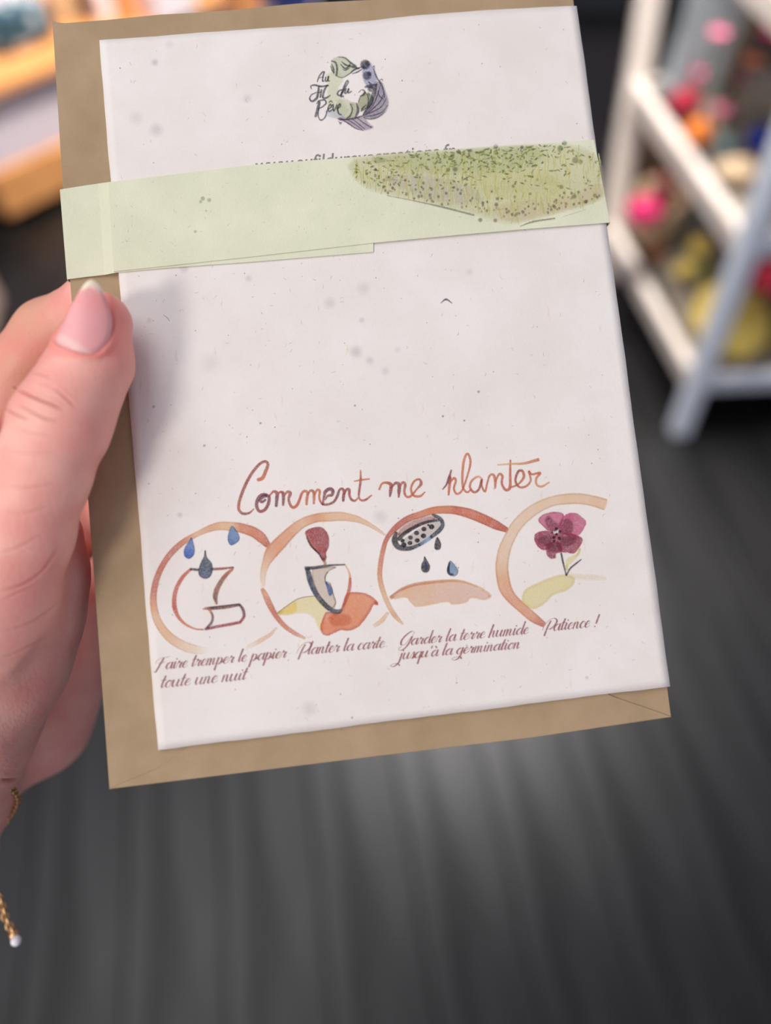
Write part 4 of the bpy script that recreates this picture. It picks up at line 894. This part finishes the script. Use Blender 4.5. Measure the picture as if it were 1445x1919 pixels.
base = np.array(lin((250, 188, 172))); pink = np.array(lin((242, 126, 118)))
hc = base[None] * (1 - .75 * red[:, None].clip(0, 1)) + pink[None] * .75 * red[:, None].clip(0, 1)
tan = np.clip((-HP[:, 2] - 8) / 6, 0, 1) * np.clip((760 - HY) / 60, 0, 1)  # index finger toned down in colour, standing in for weaker light on it
hc = hc * (1 - tan[:, None]) + np.array(lin((220, 166, 138)))[None] * tan[:, None]
cr_ = np.clip(crease_shade, 0, .8)[:, None]; hc = hc * (1 - cr_) + np.array(lin((140, 68, 58)))[None] * cr_  # shade of the skin folds painted in as a dark brown tint
hc = np.hstack([hc, np.ones((len(hc), 1))])
def skin_mat():
    m, nt, p = nodes_mat('skin'); L = nt.links
    vc = N(nt, 'ShaderNodeVertexColor', layer_name='Col'); tc = N(nt, 'ShaderNodeTexCoord')
    nz = N(nt, 'ShaderNodeTexNoise', i_Scale=110.0, i_Detail=4.0); L.new(tc.outputs['Object'], nz.inputs['Vector'])
    mr = N(nt, 'ShaderNodeMapRange', i_1=.35, i_2=.68, i_3=0.0, i_4=.55); L.new(nz.outputs['Fac'], mr.inputs[0])
    mx = N(nt, 'ShaderNodeMixRGB'); L.new(mr.outputs[0], mx.inputs['Fac']); L.new(vc.outputs['Color'], mx.inputs[1]); mx.inputs[2].default_value = (*lin((238, 142, 134)), 1)
    L.new(mx.outputs[0], p.inputs['Base Color'])
    p.inputs['Roughness'].default_value = .46; p.inputs['Specular IOR Level'].default_value = .4
    p.inputs['Subsurface Weight'].default_value = .14; p.inputs['Subsurface Radius'].default_value = (1.0, .35, .2); p.inputs['Subsurface Scale'].default_value = .0025
    mp = N(nt, 'ShaderNodeMapping'); mp.inputs['Rotation'].default_value = (0, 0, 1.2); mp.inputs['Scale'].default_value = (3.2, 1, 1); L.new(tc.outputs['Object'], mp.inputs['Vector'])
    n2 = N(nt, 'ShaderNodeTexNoise', i_Scale=620.0, i_Detail=3.0, i_Distortion=.6); L.new(mp.outputs[0], n2.inputs['Vector'])
    vo = N(nt, 'ShaderNodeTexVoronoi', i_Scale=1500.0); L.new(tc.outputs['Object'], vo.inputs['Vector'])
    ad = N(nt, 'ShaderNodeMath', operation='MULTIPLY_ADD', i_1=.35); L.new(vo.outputs['Distance'], ad.inputs[0]); L.new(n2.outputs['Fac'], ad.inputs[2])
    b = N(nt, 'ShaderNodeBump', i_Strength=.42, i_Distance=.00022); L.new(ad.outputs[0], b.inputs['Height']); L.new(b.outputs[0], p.inputs['Normal'])
    return m
M_SKIN = skin_mat()
hand = mesh_obj('hand', HP * .001, HF, M_SKIN, None, cols=hc, smooth=True)
hand.matrix_world = MCARD
props(hand, 'left hand pinching the card and envelope between thumb and fingers', 'hand')
# thumbnail: a curved plate over the thumb, its free edge past the flesh
NC = [(P3(176, 545, 10.2), 6.4), (P3(172, 610, 9.6), 7.3), (P3(165, 690, 9.6), 8.3)]
def nail_d(p):
    best = 1e9
    for (a, ra), (b, rb) in zip(NC, NC[1:]):
        ba = b - a; t = min(1, max(0, (p - a) @ ba / (ba @ ba))); best = min(best, np.linalg.norm(p - a - t * ba) - ra - (rb - ra) * t)
    return best
def nail_hit(px, py):
    d = cf(px, py, 0) - EYE; d /= np.linalg.norm(d); p = EYE * 1000 + d * 120; last = None
    bestp, bd = p, 1e9
    for _ in range(60):
        v = nail_d(p)
        if v < bd: bd, bestp = v, p.copy()
        if v < .01: return p
        p = p + d * max(v, .02)
        if p[2] < 2: break
    return bestp
ctr = np.array([160., 600.]); rings_ = 12; nb = len(NB); V = []; C = []
for r_ in range(rings_ + 1):
    f_ = r_ / rings_
    for q in NB:
        pq = ctr + (q - ctr) * f_; p = nail_hit(*pq)
        if r_ == rings_ : p = p + np.array([0, 0, -.30])
        else: p = p + np.array([0, 0, .16])
        V.append(p * .001)
        yy = pq[1]; sm = np.interp(pq[0], [150, 172, 195], [545, 538, 551]); lu = np.interp(pq[0], [100, 125, 160, 175], [622, 630, 652, 664])
        c_ = np.array(lin((240, 168, 168)))
        t1 = np.clip((sm - yy) / 5 + .5, 0, 1); c_ = c_ * (1 - t1) + np.array(lin((248, 232, 206))) * t1
        t2 = np.clip((yy - lu) / 6 + .5, 0, 1) * .5; c_ = c_ * (1 - t2) + np.array(lin((246, 214, 204))) * t2
        t3 = np.clip(1 - abs(yy - 565) / 30, 0, 1) * (1 - t1) * .4; c_ = c_ * (1 - t3) + np.array(lin((246, 150, 142))) * t3
        C.append((*c_, 1))
Fn = [(0, nb + (q + 1) % nb, nb + q) for q in range(nb)]
for r_ in range(1, rings_):
    for q in range(nb): Fn.append((r_ * nb + q, r_ * nb + (q + 1) % nb, (r_ + 1) * nb + (q + 1) % nb, (r_ + 1) * nb + q))
def nail_mat():
    m, nt, p = nodes_mat('nail'); vc = N(nt, 'ShaderNodeVertexColor', layer_name='Col'); nt.links.new(vc.outputs['Color'], p.inputs['Base Color'])
    p.inputs['Roughness'].default_value = .38
    return m
nail = mesh_obj('thumbnail', V, [f[::-1] for f in Fn], nail_mat(), hand, cols=C, smooth=True, label='pink thumbnail with pale free edge')

# gold bracelet ------------------------------------------------------------
M_GOLD, _nt, _p = nodes_mat('gold'); _p.inputs['Metallic'].default_value = .85; _p.inputs['Roughness'].default_value = .32
_n = N(_nt, 'ShaderNodeTexNoise', i_Scale=400.0); _r = N(_nt, 'ShaderNodeValToRGB'); _r.color_ramp.elements[0].color = (*lin((206, 158, 104)), 1); _r.color_ramp.elements[1].color = (*lin((236, 200, 150)), 1)
_nt.links.new(_n.outputs['Fac'], _r.inputs['Fac']); _nt.links.new(_r.outputs['Color'], _p.inputs['Base Color'])
M_PEARL = simple('pearl', (226, 224, 228), (244, 242, 246), scale=300, rough=.2)
br = empty('bracelet', mat=MCARD, label='thin gold chain bracelet with a white bead on the wrist', cat='bracelet')
path = [(-140, 1400, -17), (-60, 1425, -15), (-12, 1458, -19), (18, 1476, -24), (32, 1492, -30), (32, 1505, -34), (26, 1518, -37), (17, 1531, -39), (7, 1545, -40), (-30, 1575, -43), (-48, 1610, -43), (-42, 1645, -42), (-18, 1668, -41), (0, 1686, -40), (5, 1703, -40), (11, 1722, -40), (19, 1738, -40), (24, 1750, -40)]
PP = np.array([P3(*q) for q in path]); seg = np.linalg.norm(np.diff(PP, axis=0), axis=1); cum = np.concatenate([[0], np.cumsum(seg)])
nl = int(cum[-1] / 1.25); link_me = None
bm = bmesh.new(); R_, r0 = .00088, .00030
vv = [[bm.verts.new(((R_ * 1.25 if True else R_) * math.cos(a) + r0 * math.cos(b) * math.cos(a), (R_ * .8 + r0 * math.cos(b)) * math.sin(a), r0 * math.sin(b))) for b in [2 * math.pi * j / 6 for j in range(6)]] for a in [2 * math.pi * i / 12 for i in range(12)]]
for i in range(12):
    for j in range(6): bm.faces.new((vv[i][j], vv[(i + 1) % 12][j], vv[(i + 1) % 12][(j + 1) % 6], vv[i][(j + 1) % 6]))
for i in range(nl):
    s_ = (i + .5) / nl * cum[-1]; p = np.array([np.interp(s_, cum, PP[:, c]) for c in range(3)]) * .001; p2 = np.array([np.interp(s_ + .4, cum, PP[:, c]) for c in range(3)]) * .001; p1 = np.array([np.interp(s_ - .4, cum, PP[:, c]) for c in range(3)]) * .001
    if link_me is None: o = bm_obj('chain_link', bm, M_GOLD, br, smooth=True); link_me = o.data
    else: o = bpy.data.objects.new('chain_link', link_me); COL.objects.link(o); o.parent = br
    d = Vector(p2 - p1).normalized(); qn = d.to_track_quat('X', 'Z'); o.location = p
    o.rotation_euler = (qn.to_matrix() @ Matrix.Rotation(.8 if i % 2 else -.6, 3, 'X')).to_euler()
bm = bmesh.new(); bmesh.ops.create_icosphere(bm, subdivisions=3, radius=.0012); o = bm_obj('bead', bm, M_GOLD, br, smooth=True); o.location = P3(26, 1752, -40) * .001
bm = bmesh.new(); bmesh.ops.create_icosphere(bm, subdivisions=3, radius=.00125); o = bm_obj('white_bead', bm, M_PEARL, br, smooth=True, label='white glassy bead'); o.location = P3(30, 1763, -39) * .001

# ------------------------------------------------------------------ ladder shelf on the right
N0 = on_h(1270, 812, 0); H1, H2, H3 = .15, .471, .80
N1 = on_h(1308, 718, H1); N2 = on_h(1400, 463, H2); F1 = on_h(1145, 430, H1); F2 = on_h(1190, 165, H2)
w_ = (on_h(1445, 712, H1) - N1); w_.z = 0; w_.normalize()
e1 = F1 - N1; e1.z = 0; e1 = (e1 - w_ * e1.dot(w_)); dep = e1.length; e1.normalize()
WID = .85
shelf = empty('ladder_shelf', loc=N0, rz=math.atan2(w_.y, w_.x), label='cream painted wooden ladder shelf on the right full of colourful soft goods', cat='shelf')
SI = shelf.matrix_basis.inverted() if False else (Matrix.Translation(N0) @ Matrix.Rotation(math.atan2(w_.y, w_.x), 4, 'Z')).inverted()
l1 = SI @ N1; l2 = SI @ N2; f1_ = SI @ F1; f2_ = SI @ F2
def lerp_h(a, b, h): t = (h - a.z) / (b.z - a.z); return a + (b - a) * t
Z0 = Vector((0, 0, 0)); topN = lerp_h(Z0, l2, 1.25); ft = f1_ + (f2_ - f1_) * ((0 - f1_.z) / (f2_.z - f1_.z)); topF = lerp_h(f1_, f2_, 1.25)
bm_obj('leg', beam_bm(Z0 + Vector((0, 0, .004)), topN, .042, .042, (1, 0, 0), .008), M_BLUEW, shelf, label='cool white front leg')
bm_obj('leg', beam_bm(ft + Vector((0, 0, .004)), topF, .055, .03, (1, 0, 0), .005), M_CREAM, shelf)
bm_obj('leg', beam_bm(Vector((WID, 0, .004)), topN + Vector((WID, 0, 0)) - Vector((2 * topN.x, 0, 0)), .042, .042, (1, 0, 0), .008), M_CREAM, shelf)
bm_obj('leg', beam_bm(Vector((WID, ft.y, .004)), Vector((WID - topF.x, topF.y, topF.z)), .055, .03, (1, 0, 0), .005), M_CREAM, shelf)
for hh in (H1, H2, H3):
    a = lerp_h(Z0, l2, hh); b = lerp_h(f1_, f2_, hh); dx = .0
    bm_obj('side_rail', beam_bm(Vector((a.x - .004, a.y, hh)), Vector((b.x - .004, b.y, hh)), .026, .045, (1, 0, 0), .003), M_CREAM, shelf)
    bm_obj('side_rail', beam_bm(Vector((WID - a.x, a.y, hh)), Vector((WID - b.x, b.y, hh)), .026, .045, (1, 0, 0), .003), M_CREAM, shelf)
    bm_obj('front_rail', beam_bm(Vector((a.x + .02, a.y + .002, hh)), Vector((WID - a.x - .02, a.y + .002, hh)), .022, .042, (0, 1, 0), .003), M_BLUEW, shelf, label='cool white front rail')
    bm_obj('back_rail', beam_bm(Vector((b.x, b.y, hh)), Vector((WID - b.x, b.y, hh)), .022, .042, (0, 1, 0), .003), M_CREAM, shelf)
    # boards of the shelf, laid side by side
    nb_ = 4; y0, y1 = a.y + .015, b.y - .012
    for q in range(nb_):
        ya = y0 + (y1 - y0) * q / nb_ + .003; yb = y0 + (y1 - y0) * (q + 1) / nb_ - .003
        bm_obj('board', box_bm(max(a.x, b.x) + .012, WID - max(a.x, b.x) - .012, ya, yb, hh - .008, hh + .008, .002), M_SHELFB, shelf)
bm_obj('brace', beam_bm(on_h(1410, 722, .10), on_h(1475, 790, .0), .02, .02, (1, 0, 0)), M_CREAM, shelf)
shelf.children[-1].matrix_parent_inverse = SI

TOPS = {1: H1 + .012, 2: H2 + .012}
def puff(name, px, py, rpx, hs, mat, label, cat, lobes=9, amp=.22, squash=.85, group=None, rise=0.0, core=None, lift=None):
    # soft lobed ball: a knotted / petalled head resting on a shelf
    h = TOPS.get(hs, hs) + rise
    c = on_h(px, py, h); depth = (c - Vector((0, 0, CAM_H))).dot(ray(CX, CY).normalized()); r = rpx * depth / F
    c = on_h(px, py, h + r * squash); 
    t = empty(name, loc=(c.x, c.y, h), label=label, cat=cat, group=group)
    bm = bmesh.new(); bmesh.ops.create_icosphere(bm, subdivisions=4, radius=1.0)
    ph = RNG.uniform(0, 6.28, 4)
    for v in bm.verts:
        th = math.atan2(v.co.y, v.co.x); la = math.asin(max(-1, min(1, v.co.z)))
        q = 1 + amp * (.55 * math.cos(lobes * th + 3 * la + ph[0]) * math.cos(la) + .35 * math.sin(6 * la + 2 * th + ph[1])) - amp * .5 * math.exp(-((la - 1.57) / .35) ** 2)
        v.co = Vector((v.co.x * q * r, v.co.y * q * r, v.co.z * q * r * squash + r * squash))
    zmin = min(v.co.z for v in bm.verts)
    for v in bm.verts: v.co.z -= zmin
    bm_obj('petals', bm, mat, t, smooth=True)
    bm = bmesh.new(); bmesh.ops.create_icosphere(bm, subdivisions=2, radius=r * .3)
    bmesh.ops.transform(bm, matrix=Matrix.Translation((0, 0, r * squash * 1.75)), verts=bm.verts)
    bm_obj('centre', bm, core or mat, t, smooth=True)
    return t
C_CRIM = flat('crimson_felt', (178, 34, 62)); C_ORG = flat('orange_felt', (232, 128, 44)); C_BLU = flat('blue_felt', (14, 52, 150)); C_MAG = flat('magenta_felt', (192, 32, 92)); C_DRED = flat('dark_red_felt', (128, 24, 48))
C_PNK = flat('pink_felt', (206, 104, 132)); C_YEL = flat('yellow_felt', (252, 222, 112), 4); C_YEL2 = flat('pale_yellow_felt', (242, 226, 160)); C_BEI = flat('beige_cloth', (214, 186, 150)); C_TEA = flat('teal_cloth', (110, 140, 142)); C_RUS = flat('rust_cloth', (176, 110, 66)); C_MAU = flat('mauve_felt', (150, 78, 100)); C_GRN = flat('stem_green', (120, 128, 100)); C_BRO = flat('brown_card', (118, 92, 72)); C_OLV = flat('olive_grey_wood', (132, 124, 108)); C_GRB = flat('grey_blue_card', (190, 202, 206), k=6)
C_SALM = flat('salmon_felt', (232, 132, 96)); C_GREEN = flat('green_cloth', (140, 140, 86)); C_BRICK = flat('brick_felt', (150, 92, 84)); C_BRED = flat('bright_red_felt', (190, 44, 66))
puff('fabric_flower', 1286, 192, 26, 2, C_CRIM, 'crimson petalled fabric flower at the left end of the upper shelf', 'flower')
puff('fabric_flower', 1310, 247, 25, 2, C_ORG, 'orange round fabric flower in front of the crimson one on the upper shelf', 'flower', amp=.12)
puff('fabric_flower', 1428, 262, 27, 2, C_BLU, 'deep blue fabric flower on the upper shelf', 'flower', amp=.12)
puff('pouch', 1362, 270, 18, 2, C_TEA, 'small teal pouch between the orange and the blue flower', 'pouch', lobes=3, amp=.1)
puff('cloth_bundle', 1385, 322, 34, 2, C_BEI, 'beige cloth bundle near the front of the upper shelf', 'cloth', lobes=4, amp=.14, squash=.6)
puff('fabric_flower', 1206, 398, 31, .30, C_MAG, 'bright magenta fabric flower in a tan bowl on the lower shelf', 'flower', amp=.1)
puff('fabric_flower', 1240, 378, 20, .30, C_DRED, 'small dark red fabric flower right behind the magenta one', 'flower', amp=.15)
puff('fabric_flower', 1243, 345, 20, .26, C_BRICK, 'dusty brick red fabric flower behind the dark red one', 'flower', amp=.15)
puff('fabric_flower', 1312, 462, 18, 1, C_YEL, 'small yellow fabric flower in the middle of the lower shelf', 'flower', rise=.06)
puff('fabric_flower', 1283, 505, 17, 1, C_YEL, 'small yellow fabric flower beside the lower side rail', 'flower', rise=.02)
puff('pouch', 1320, 505, 24, 1, C_GREEN, 'small olive green pouch behind the big yellow cushion', 'pouch', lobes=3, amp=.1)
puff('pouch', 1300, 400, 24, 1, C_TEA, 'grey teal pouch at the back of the lower shelf', 'pouch', lobes=4, amp=.1, rise=.03)
puff('pouch', 1230, 474, 15, 1, C_RUS, 'small rust brown pouch in front of the tan bowl', 'pouch', lobes=4, amp=.1)
puff('fabric_flower', 1440, 512, 42, .36, C_BRED, 'large red fabric flower lying behind the front leg', 'flower', amp=.2)
puff('pouch', 1440, 578, 20, 1, C_DRED, 'dark red pouch under the large red flower', 'pouch', lobes=3, amp=.12)
# the big yellow round cushion in a brown tray
t = on_h(1366, 606, H1 + .05); cu_ = empty('cushion', loc=(t.x, t.y, H1 + .014), label='big round yellow cushion with pale side on the lower shelf', cat='cushion')
bm = bmesh.new(); bmesh.ops.create_icosphere(bm, subdivisions=4, radius=1.0)
for v in bm.verts:
    th = math.atan2(v.co.y, v.co.x); rr = math.hypot(v.co.x, v.co.y); q = 1 + .05 * math.cos(10 * th) * rr
    v.co = Vector((v.co.x * .084 * q, v.co.y * .118 * q, (v.co.z + 1) * .05 - .014 * math.exp(-(rr / .25) ** 2) * (v.co.z > 0)))
bm_obj('cushion_cover', bm, C_YEL, cu_, smooth=True)
bm = bmesh.new(); bmesh.ops.create_icosphere(bm, subdivisions=2, radius=.012); bmesh.ops.transform(bm, matrix=Matrix.Translation((0, 0, .088)), verts=bm.verts); bm_obj('button', bm, C_YEL2, cu_, smooth=True)
cu_.rotation_euler = (0, 0, -.2)
# tan bowl under the magenta flower
def bowl_thing(name, px, py, h, r, hgt, mat, label, cat='bowl'):
    c = on_h(px, py, h); t = empty(name, loc=(c.x, c.y, h), label=label, cat=cat)
    prof = [(r * .6, 0), (r * .9, hgt * .4), (r, hgt), (r * .93, hgt), (r * .82, hgt * .45), (r * .5, .008)]
    bm = bmesh.new(); n = 28; rg = [[bm.verts.new((a * math.cos(2 * math.pi * k_ / n), a * math.sin(2 * math.pi * k_ / n), z)) for k_ in range(n)] for a, z in prof]
    for a, b in zip(rg, rg[1:]):
        for k_ in range(n): bm.faces.new((a[k_], a[(k_ + 1) % n], b[(k_ + 1) % n], b[k_]))
    bm.faces.new(rg[0][::-1]); bm.faces.new(rg[-1])
    bm_obj('bowl_body', bm, mat, t, smooth=True)
    bmr = tube_bm([(r * math.cos(2 * math.pi * k_ / 24), r * math.sin(2 * math.pi * k_ / 24), hgt) for k_ in range(25)], .004, 6); bm_obj('rim', bmr, mat, t, smooth=True)
    return t
bowl_thing('bowl', 1212, 450, H1 + .012, .062, .13, C_BEI, 'tan bowl holding the magenta flower on the lower shelf')
bowl_thing('tray', 1480, 650, H1 + .012, .055, .03, C_BRO, 'brown round tray at the front of the lower shelf', 'tray')
# long-stemmed flowers leaning to the right
def stem_flower(bpx, bpy_, tpx, tpy, th, rpx, mat, label, group=None, stem=C_GRN):
    b = on_h(bpx, bpy_, H2 + .012); tt = on_h(tpx, tpy, th); t = empty('stemmed_flower', loc=b, label=label, cat='flower', group=group)
    d = tt - b; mid = d * .5 + Vector((0, 0, .02))
    bm_obj('stem', tube_bm([(0, 0, 0), mid, d], .004, 8), stem, t, smooth=True)
    depth = (tt - Vector((0, 0, CAM_H))).dot(ray(CX, CY).normalized()); r = rpx * depth / F
    bm = bmesh.new()
    for k_ in range(6):
        a = 2 * math.pi * k_ / 6; g = bmesh.ops.create_icosphere(bm, subdivisions=2, radius=r * .55)
        bmesh.ops.transform(bm, matrix=Matrix.Translation(d + Vector((math.cos(a), math.sin(a), .2 * math.sin(3 * a))) * r * .6) @ Matrix.Diagonal((1, 1, .6, 1)), verts=g['verts'])
    bm_obj('blossom', bm, mat, t, smooth=True)
stem_flower(1300, 225, 1348, 62, .72, 17, C_PNK, 'pink stemmed flower leaning right above the crimson flower')
stem_flower(1330, 222, 1385, 40, .58, 22, C_PNK, 'pink stemmed flower reaching to the top edge')
stem_flower(1330, 235, 1355, 205, .56, 18, C_PNK, 'low pink stemmed flower behind the orange flower')
stem_flower(1300, 200, 1312, 138, .56, 15, C_PNK, 'small pink stemmed flower just behind the crimson flower')
stem_flower(1360, 240, 1392, 152, .62, 14, C_MAU, 'mauve stemmed flower below the salmon one')
stem_flower(1380, 230, 1414, 112, .66, 17, C_SALM, 'salmon orange stemmed flower near the right frame edge')
stem_flower(1416, 244, 1450, 62, .68, 20, C_MAG, 'magenta stemmed flower at the right frame edge')
a = on_h(1352, 184, H2 + .014); b = on_h(1424, 12, .76); t = empty('wooden_stick', loc=a, label='olive grey flat wooden stick leaning across the upper shelf', cat='stick')
bm_obj('stick_body', beam_bm((0, 0, 0), b - a, .035, .01, (1, 0, 0), .002), C_OLV, t); bm_obj('end_cap', beam_bm((b - a) * .97, (b - a) * 1.0, .038, .013, (1, 0, 0), .002), C_OLV, t)
# boxes standing on the shelves
def box_thing(name, org, rz, sx, sy, sz, mat, label, cat='box', lid=True, lidmat=None):
    t = empty(name, loc=org, rz=rz, label=label, cat=cat)
    bm_obj('box_body', box_bm(0, sx, 0, sy, 0, sz * .86, .003), mat, t); bm_obj('lid', box_bm(-.002, sx + .002, -.002, sy + .002, sz * .86, sz, .003), lidmat or mat, t); return t
RZ = math.atan2(w_.y, w_.x)
p = on_h(1250, 186, H2 + .012); box_thing('storage_box', p, RZ, .12, .05, .26, C_GRB, 'pale grey blue upright box at the back of the upper shelf')
p = on_h(1190, 385, H1 + .012); box_thing('storage_box', p, RZ, .12, .07, .16, C_BRO, 'brown cardboard box at the back of the lower shelf')
p = on_h(1262, 470, H1 + .012); box_thing('wooden_block', p, RZ, .022, .022, .13, C_OLV, 'narrow grey brown upright block on the lower shelf', 'block')

# ------------------------------------------------------------------ display table at top left
A0 = on_h(17, 410, .03); A1 = on_h(105, 368, .03); d1 = (A1 - A0); d1.z = 0; d1.normalize()
RT = math.atan2(d1.y, d1.x)
def h_for(basepx, basepy, y):                         # height above a floor-level pixel that shows at image row y
    b = on_h(basepx, basepy, .03); lo, hi = 0, 1.2
    for _ in range(40):
        m = (lo + hi) / 2; q = CAMM.inverted() @ Vector((b.x, b.y, m)); yy = CY + F * q.y / q.z
        if yy > y: lo = m
        else: hi = m
    return lo
hA = h_for(105, 368, 290); hB = h_for(105, 368, 146)
table = empty('display_table', loc=(A0.x, A0.y, 0), rz=RT, label='low display table with orange wood base and white front at upper left', cat='table')
TLn = 1.25; TD = .6
bm_obj('wooden_base', box_bm(0, TLn, 0, TD, .03, hA, .006), M_WOOD, table)
bm_obj('white_front', box_bm(-.25, TLn, .012, TD, hA + .001, hB - .026, .004), M_WHITEP, table, label='white front panel')
bm_obj('table_top', box_bm(-.3, TLn + .02, -.02, TD + .02, hB - .025, hB, .004), M_WOOD, table)
for x, y in ((.05, .05), (TLn - .05, .05), (.05, TD - .05), (TLn - .05, TD - .05)): bm_obj('foot', box_bm(x - .02, x + .02, y - .02, y + .02, 0, .029), M_BLACK, table)
TM = Matrix.Translation((A0.x, A0.y, 0)) @ Matrix.Rotation(RT, 4, 'Z'); TI = TM.inverted()
def on_table(px, py): return on_h(px, py, hB + .001)
def tex_voro(name, c1, c2, c3, scale):
    m, nt, p = nodes_mat(name); tc = N(nt, 'ShaderNodeTexCoord'); v = N(nt, 'ShaderNodeTexVoronoi', i_Scale=scale); nt.links.new(tc.outputs['Object'], v.inputs['Vector'])
    r = N(nt, 'ShaderNodeValToRGB'); r.color_ramp.interpolation = 'CONSTANT'; r.color_ramp.elements[0].color = (*lin(c1), 1); r.color_ramp.elements[1].color = (*lin(c2), 1); r.color_ramp.elements[1].position = .42
    e = r.color_ramp.elements.new(.62); e.color = (*lin(c3), 1)
    nt.links.new(v.outputs['Distance'], r.inputs['Fac']); nt.links.new(r.outputs['Color'], p.inputs['Base Color']); p.inputs['Roughness'].default_value = .8; return m
M_TEAL = tex_voro('teal_pattern', (176, 190, 200), (64, 98, 112), (34, 66, 82), 28)
def soft_bag(px, py, sx, sy, sz, mat, label, name='pouch', cat='pouch', rz=0.0, h=None):
    p = on_h(px, py, h if h is not None else hB + .001); t = empty(name, loc=p, rz=RT + rz, label=label, cat=cat)
    bm = bmesh.new(); bmesh.ops.create_icosphere(bm, subdivisions=4, radius=1.0)
    for v in bm.verts:
        q = Vector([math.copysign(abs(c) ** .55, c) for c in v.co]); v.co = Vector((q.x * sx / 2, q.y * sy / 2, (q.z + 1) * sz / 2))
    bm_obj('bag_body', bm, mat, t, smooth=True)
    bm_obj('zip', tube_bm([(-sx * .4, 0, sz * .99), (0, 0, sz * 1.0), (sx * .4, 0, sz * .99)], .004, 6), M_CREAM, t)
    return t
soft_bag(46, 84, .19, .08, .11, M_TEAL, 'teal and white patterned pouch on the display table')
soft_bag(-56, 124, .09, .05, .06, M_WHITEP, 'white cloth pouch at the left edge of the table top')
C_LIL = flat('lilac_white', (214, 208, 222), 6); C_WP = flat('pinkish_white', (244, 232, 236), 5); C_TAN = flat('tan_wood', (206, 178, 142)); C_DBR = flat('dark_brown', (70, 56, 50)); C_NAVY = flat('navy', (34, 48, 110)); C_ORB = flat('orange_box', (222, 150, 92))
def tb(px, py, sx, sy, sz, mat, label, name='box', cat='box', rz=0): box_thing(name, on_table(px, py), RT + rz, sx, sy, sz, mat, label, cat)
tb(-20, 46, .13, .08, .05, C_LIL, 'lilac white flat box behind the teal pouch', 'gift_box')
tb(122, 44, .032, .03, .16, C_TAN, 'upright tan wooden block behind the envelope corner', 'wooden_block', 'block')
tb(165, 42, .022, .05, .12, C_DBR, 'narrow dark brown box right of the tan block', 'narrow_box')
tb(196, 44, .04, .05, .08, C_WP, 'small white box between dark brown and orange boxes', 'small_box')
tb(238, 44, .045, .05, .12, C_ORB, 'orange box left of the large pinkish white box', 'carton')
tb(300, 50, .135, .1, .14, C_WP, 'large pinkish white box above the envelope edge', 'gift_box')
tb(458, 46, .07, .08, .10, C_ORB, 'tan orange box right of the large white box', 'carton')
tb(545, 44, .09, .08, .10, C_NAVY, 'navy blue box at the top middle', 'carton')
# pale thing leaving the frame at the left, on the floor
p = on_h(-10, 560, 0); t = empty('cardboard_box', loc=p, rz=RT + .9, label='pale pink beige box on the floor at the left frame edge', cat='box')
C_PB = flat('pale_beige_card', (214, 188, 176), 8)
bm_obj('box_body', box_bm(-.30, .0, -.02, .12, 0, .16, .003), C_PB, t); bm_obj('lid', box_bm(-.302, .002, -.022, .122, .16, .18, .003), C_PB, t)
